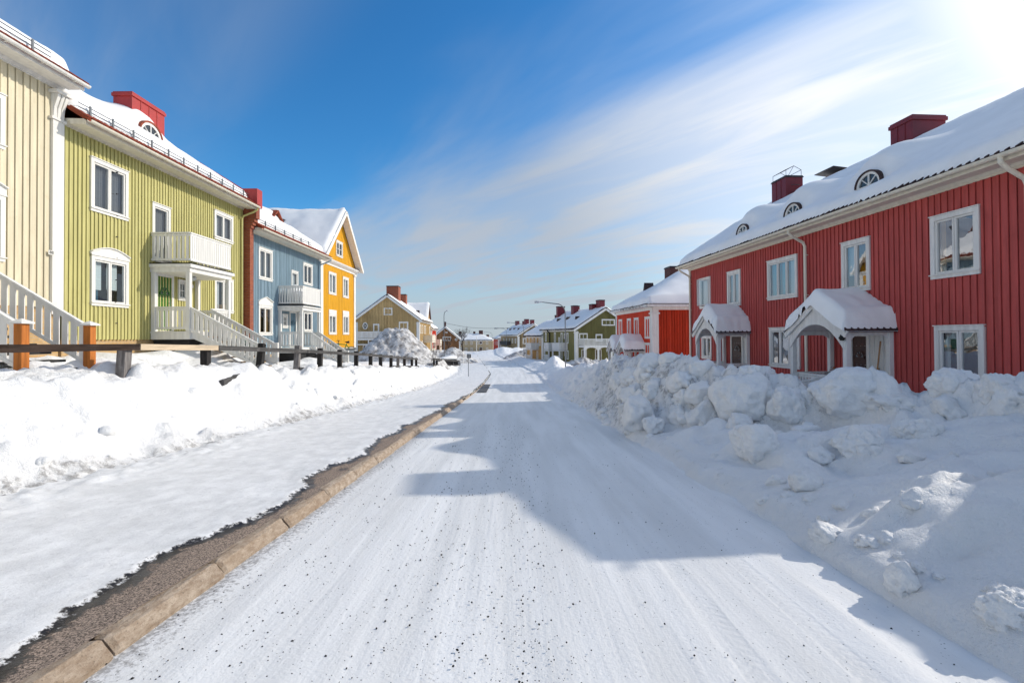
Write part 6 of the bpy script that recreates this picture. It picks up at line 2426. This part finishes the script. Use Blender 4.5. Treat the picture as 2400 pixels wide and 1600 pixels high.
# ---------------------------------------------------------------- bare trees
def tree(px, Y, top_py, base_py, label, seed, spread=0.5, n0=7, depth=4):
    b, t_ = at_y(px, base_py, Y), at_y(px, top_py, Y)
    H = t_.z - b.z
    rg = random.Random(seed)
    T = thing('bare_tree', label, 'tree', (b.x, Y, b.z), 'bare trees at the far end of the street')
    trunk, crown = MB(), MB()
    base = Vector((b.x, Y, b.z - 0.5))
    top = base + Vector((rg.uniform(-.2, .2), 0, H * 0.35))
    trunk.tube([base, (base + top) / 2 + Vector((0.05, 0, 0)), top], [0.03 * H, 0.024 * H, 0.02 * H], 7)

    def grow(p, d, L, r, k):
        pts, q = [p], p
        dd = d.copy()
        for i in range(3):
            dd = (dd + Vector((rg.gauss(0, .16), rg.gauss(0, .16), 0.10))).normalized()
            q = q + dd * L / 3
            pts.append(q)
        crown.tube(pts, [r, r * .85, r * .7, r * .5], 4 if k < 3 else 5, cap=False)
        if k:
            for i in range(rg.choice((3, 3, 4))):
                nd = (dd + Vector((rg.gauss(0, spread), rg.gauss(0, spread), rg.gauss(0.1, .3)))).normalized()
                grow(pts[rg.choice((1, 2, 3))], nd, L * rg.uniform(.55, .8), r * 0.58, k - 1)
    for i in range(n0):
        a = 2 * PI * i / n0 + rg.random()
        st = base + (top - base) * rg.uniform(0.7, 1.0)
        grow(st, Vector((math.cos(a) * 0.7, math.sin(a) * 0.7, rg.uniform(.7, 1.4))).normalized(), H * rg.uniform(.26, .36), H * 0.009, depth)
    trunk.build('trunk', 'bark', T)
    crown.build('crown', 'bark', T)


tree(1084, 185, 762, 822, 'bare spreading tree between the brown gable house and the beige house', 1, 0.55)
tree(1050, 158, 782, 824, 'slender bare tree growing before the brown gable house', 2, 0.4, 5, 3)
tree(1026, 190, 757, 822, 'bare twiggy tree behind the roof of the brown gable house', 3, 0.5, 6, 3)

# ---------------------------------------------------------------- light and sky
EL = math.radians(30)
AZ = math.atan2(1.0, 0.35)          # from +Y towards +X
SUN = Vector((math.sin(AZ) * math.cos(EL), math.cos(AZ) * math.cos(EL), math.sin(EL)))
sd = bpy.data.lights.new('sun', 'SUN')
sd.energy = 3.0
sd.angle = math.radians(0.55)
sd.color = (1.0, 0.93, 0.82)
so = bpy.data.objects.new('sun', sd)
so.rotation_euler = (-SUN).to_track_quat('-Z', 'Y').to_euler()
so.location = SUN * 200
COL.objects.link(so)

W = bpy.data.worlds.new('World')
SC.world = W
W.use_nodes = True
t = NT(W.node_tree)
STR = 0.15
sky = t.n('ShaderNodeTexSky', {'sky_type': 'NISHITA', 'sun_disc': False, 'sun_elevation': EL, 'sun_rotation': AZ, 'altitude': 400, 'air_density': 1.0, 'dust_density': 0.4, 'ozone_density': 2.0})
tc = t.n('ShaderNodeTexCoord')
nrm = t.n('ShaderNodeVectorMath', {'operation': 'NORMALIZE'}, i0=tc.outputs['Generated'])
sp = t.n('ShaderNodeSeparateXYZ', Vector=nrm)
zz = t.math('ADD', t.math('MAXIMUM', sp.outputs[2], 0.0), 0.12)
cx = t.math('DIVIDE', sp.outputs[0], zz)
cy = t.math('DIVIDE', sp.outputs[1], zz)
al = t.math('MULTIPLY', t.math('SUBTRACT', cy, cx), 0.7071)
cr = t.math('MULTIPLY', t.math('ADD', cy, cx), 0.7071)
v1 = t.n('ShaderNodeCombineXYZ', X=t.math('MULTIPLY', al, 0.42), Y=t.math('MULTIPLY', cr, 1.5), Z=0.37)
v2 = t.n('ShaderNodeCombineXYZ', X=t.math('MULTIPLY', al, 0.9), Y=t.math('MULTIPLY', cr, 3.4), Z=2.1)
n1 = t.n('ShaderNodeTexNoise', Vector=v1, Scale=1.1, Detail=5.0, Roughness=0.5, Distortion=0.5).outputs[0]
n2 = t.n('ShaderNodeTexNoise', Vector=v2, Scale=0.9, Detail=6.0, Roughness=0.55, Distortion=0.6).outputs[0]
sdot = t.n('ShaderNodeVectorMath', {'operation': 'DOT_PRODUCT'}, i0=nrm, i1=tuple(SUN)).outputs['Value']
edge = t.math('ADD', cr, t.math('MULTIPLY', t.math('SUBTRACT', n1, 0.5), 1.3))
dens = t.ramp(edge, 0.90, 1.75, 0, 0.94)
gap = t.ramp(n2, 0.36, 0.64, 0.70, 1.0)
dens = t.math('MULTIPLY', dens, gap)
wisp = t.math('MULTIPLY', t.ramp(cr, 0.66, -0.1), t.ramp(t.math('MULTIPLY_ADD', n1, 0.5, t.math('MULTIPLY', n2, 0.5)), 0.38, 0.62, 0.12, 0.62))
hz = t.ramp(sp.outputs[2], 0.26, 0.02, 0, 0.92)
dens = t.math('MAXIMUM', t.math('MAXIMUM', dens, wisp), hz)
glare = t.ramp(sdot, 0.78, 0.97)
dens = t.math('MAXIMUM', dens, glare)
fill_veil = t.ramp(sp.outputs[1], 0.1, -0.45, 0, 0.5)  # unseen pale cloud added behind the camera to fill the shaded sides
dens = t.math('MAXIMUM', dens, fill_veil)
ccol = t.mix(t.ramp(sdot, 0.42, 0.90), (0.43 / STR, 0.475 / STR, 0.54 / STR), (1.0 / STR, 1.0 / STR, 1.0 / STR))
hs = t.n('ShaderNodeHueSaturation', Saturation=1.25, Value=1.0, Color=sky)
tint = t.mix(1.0, hs.outputs[0], (0.47, 0.88, 1.02), 'MULTIPLY')
ccol = t.mix(fill_veil, ccol, (0.6 / STR, 0.64 / STR, 0.70 / STR))
aure = t.math('MULTIPLY', t.ramp(sdot, 0.88, 1.0), 0.6 / STR)
ccol = t.mix(1.0, ccol, t.n('ShaderNodeCombineXYZ', X=aure, Y=aure, Z=aure), 'ADD')
col = t.mix(dens, tint, ccol)
bg = t.n('ShaderNodeBackground', Color=col, Strength=STR)
wo = t.n('ShaderNodeOutputWorld')
t.t.links.new(bg.outputs[0], wo.inputs[0])

vs = SC.view_settings
vs.view_transform = 'Standard'
vs.look = 'None'
vs.exposure = 0.16
vs.gamma = 1.0
try:
    vs.use_curve_mapping = False
except Exception:
    pass
SC.cycles.max_bounces = 6
SC.cycles.transparent_max_bounces = 8
SC.cycles.use_denoising = True
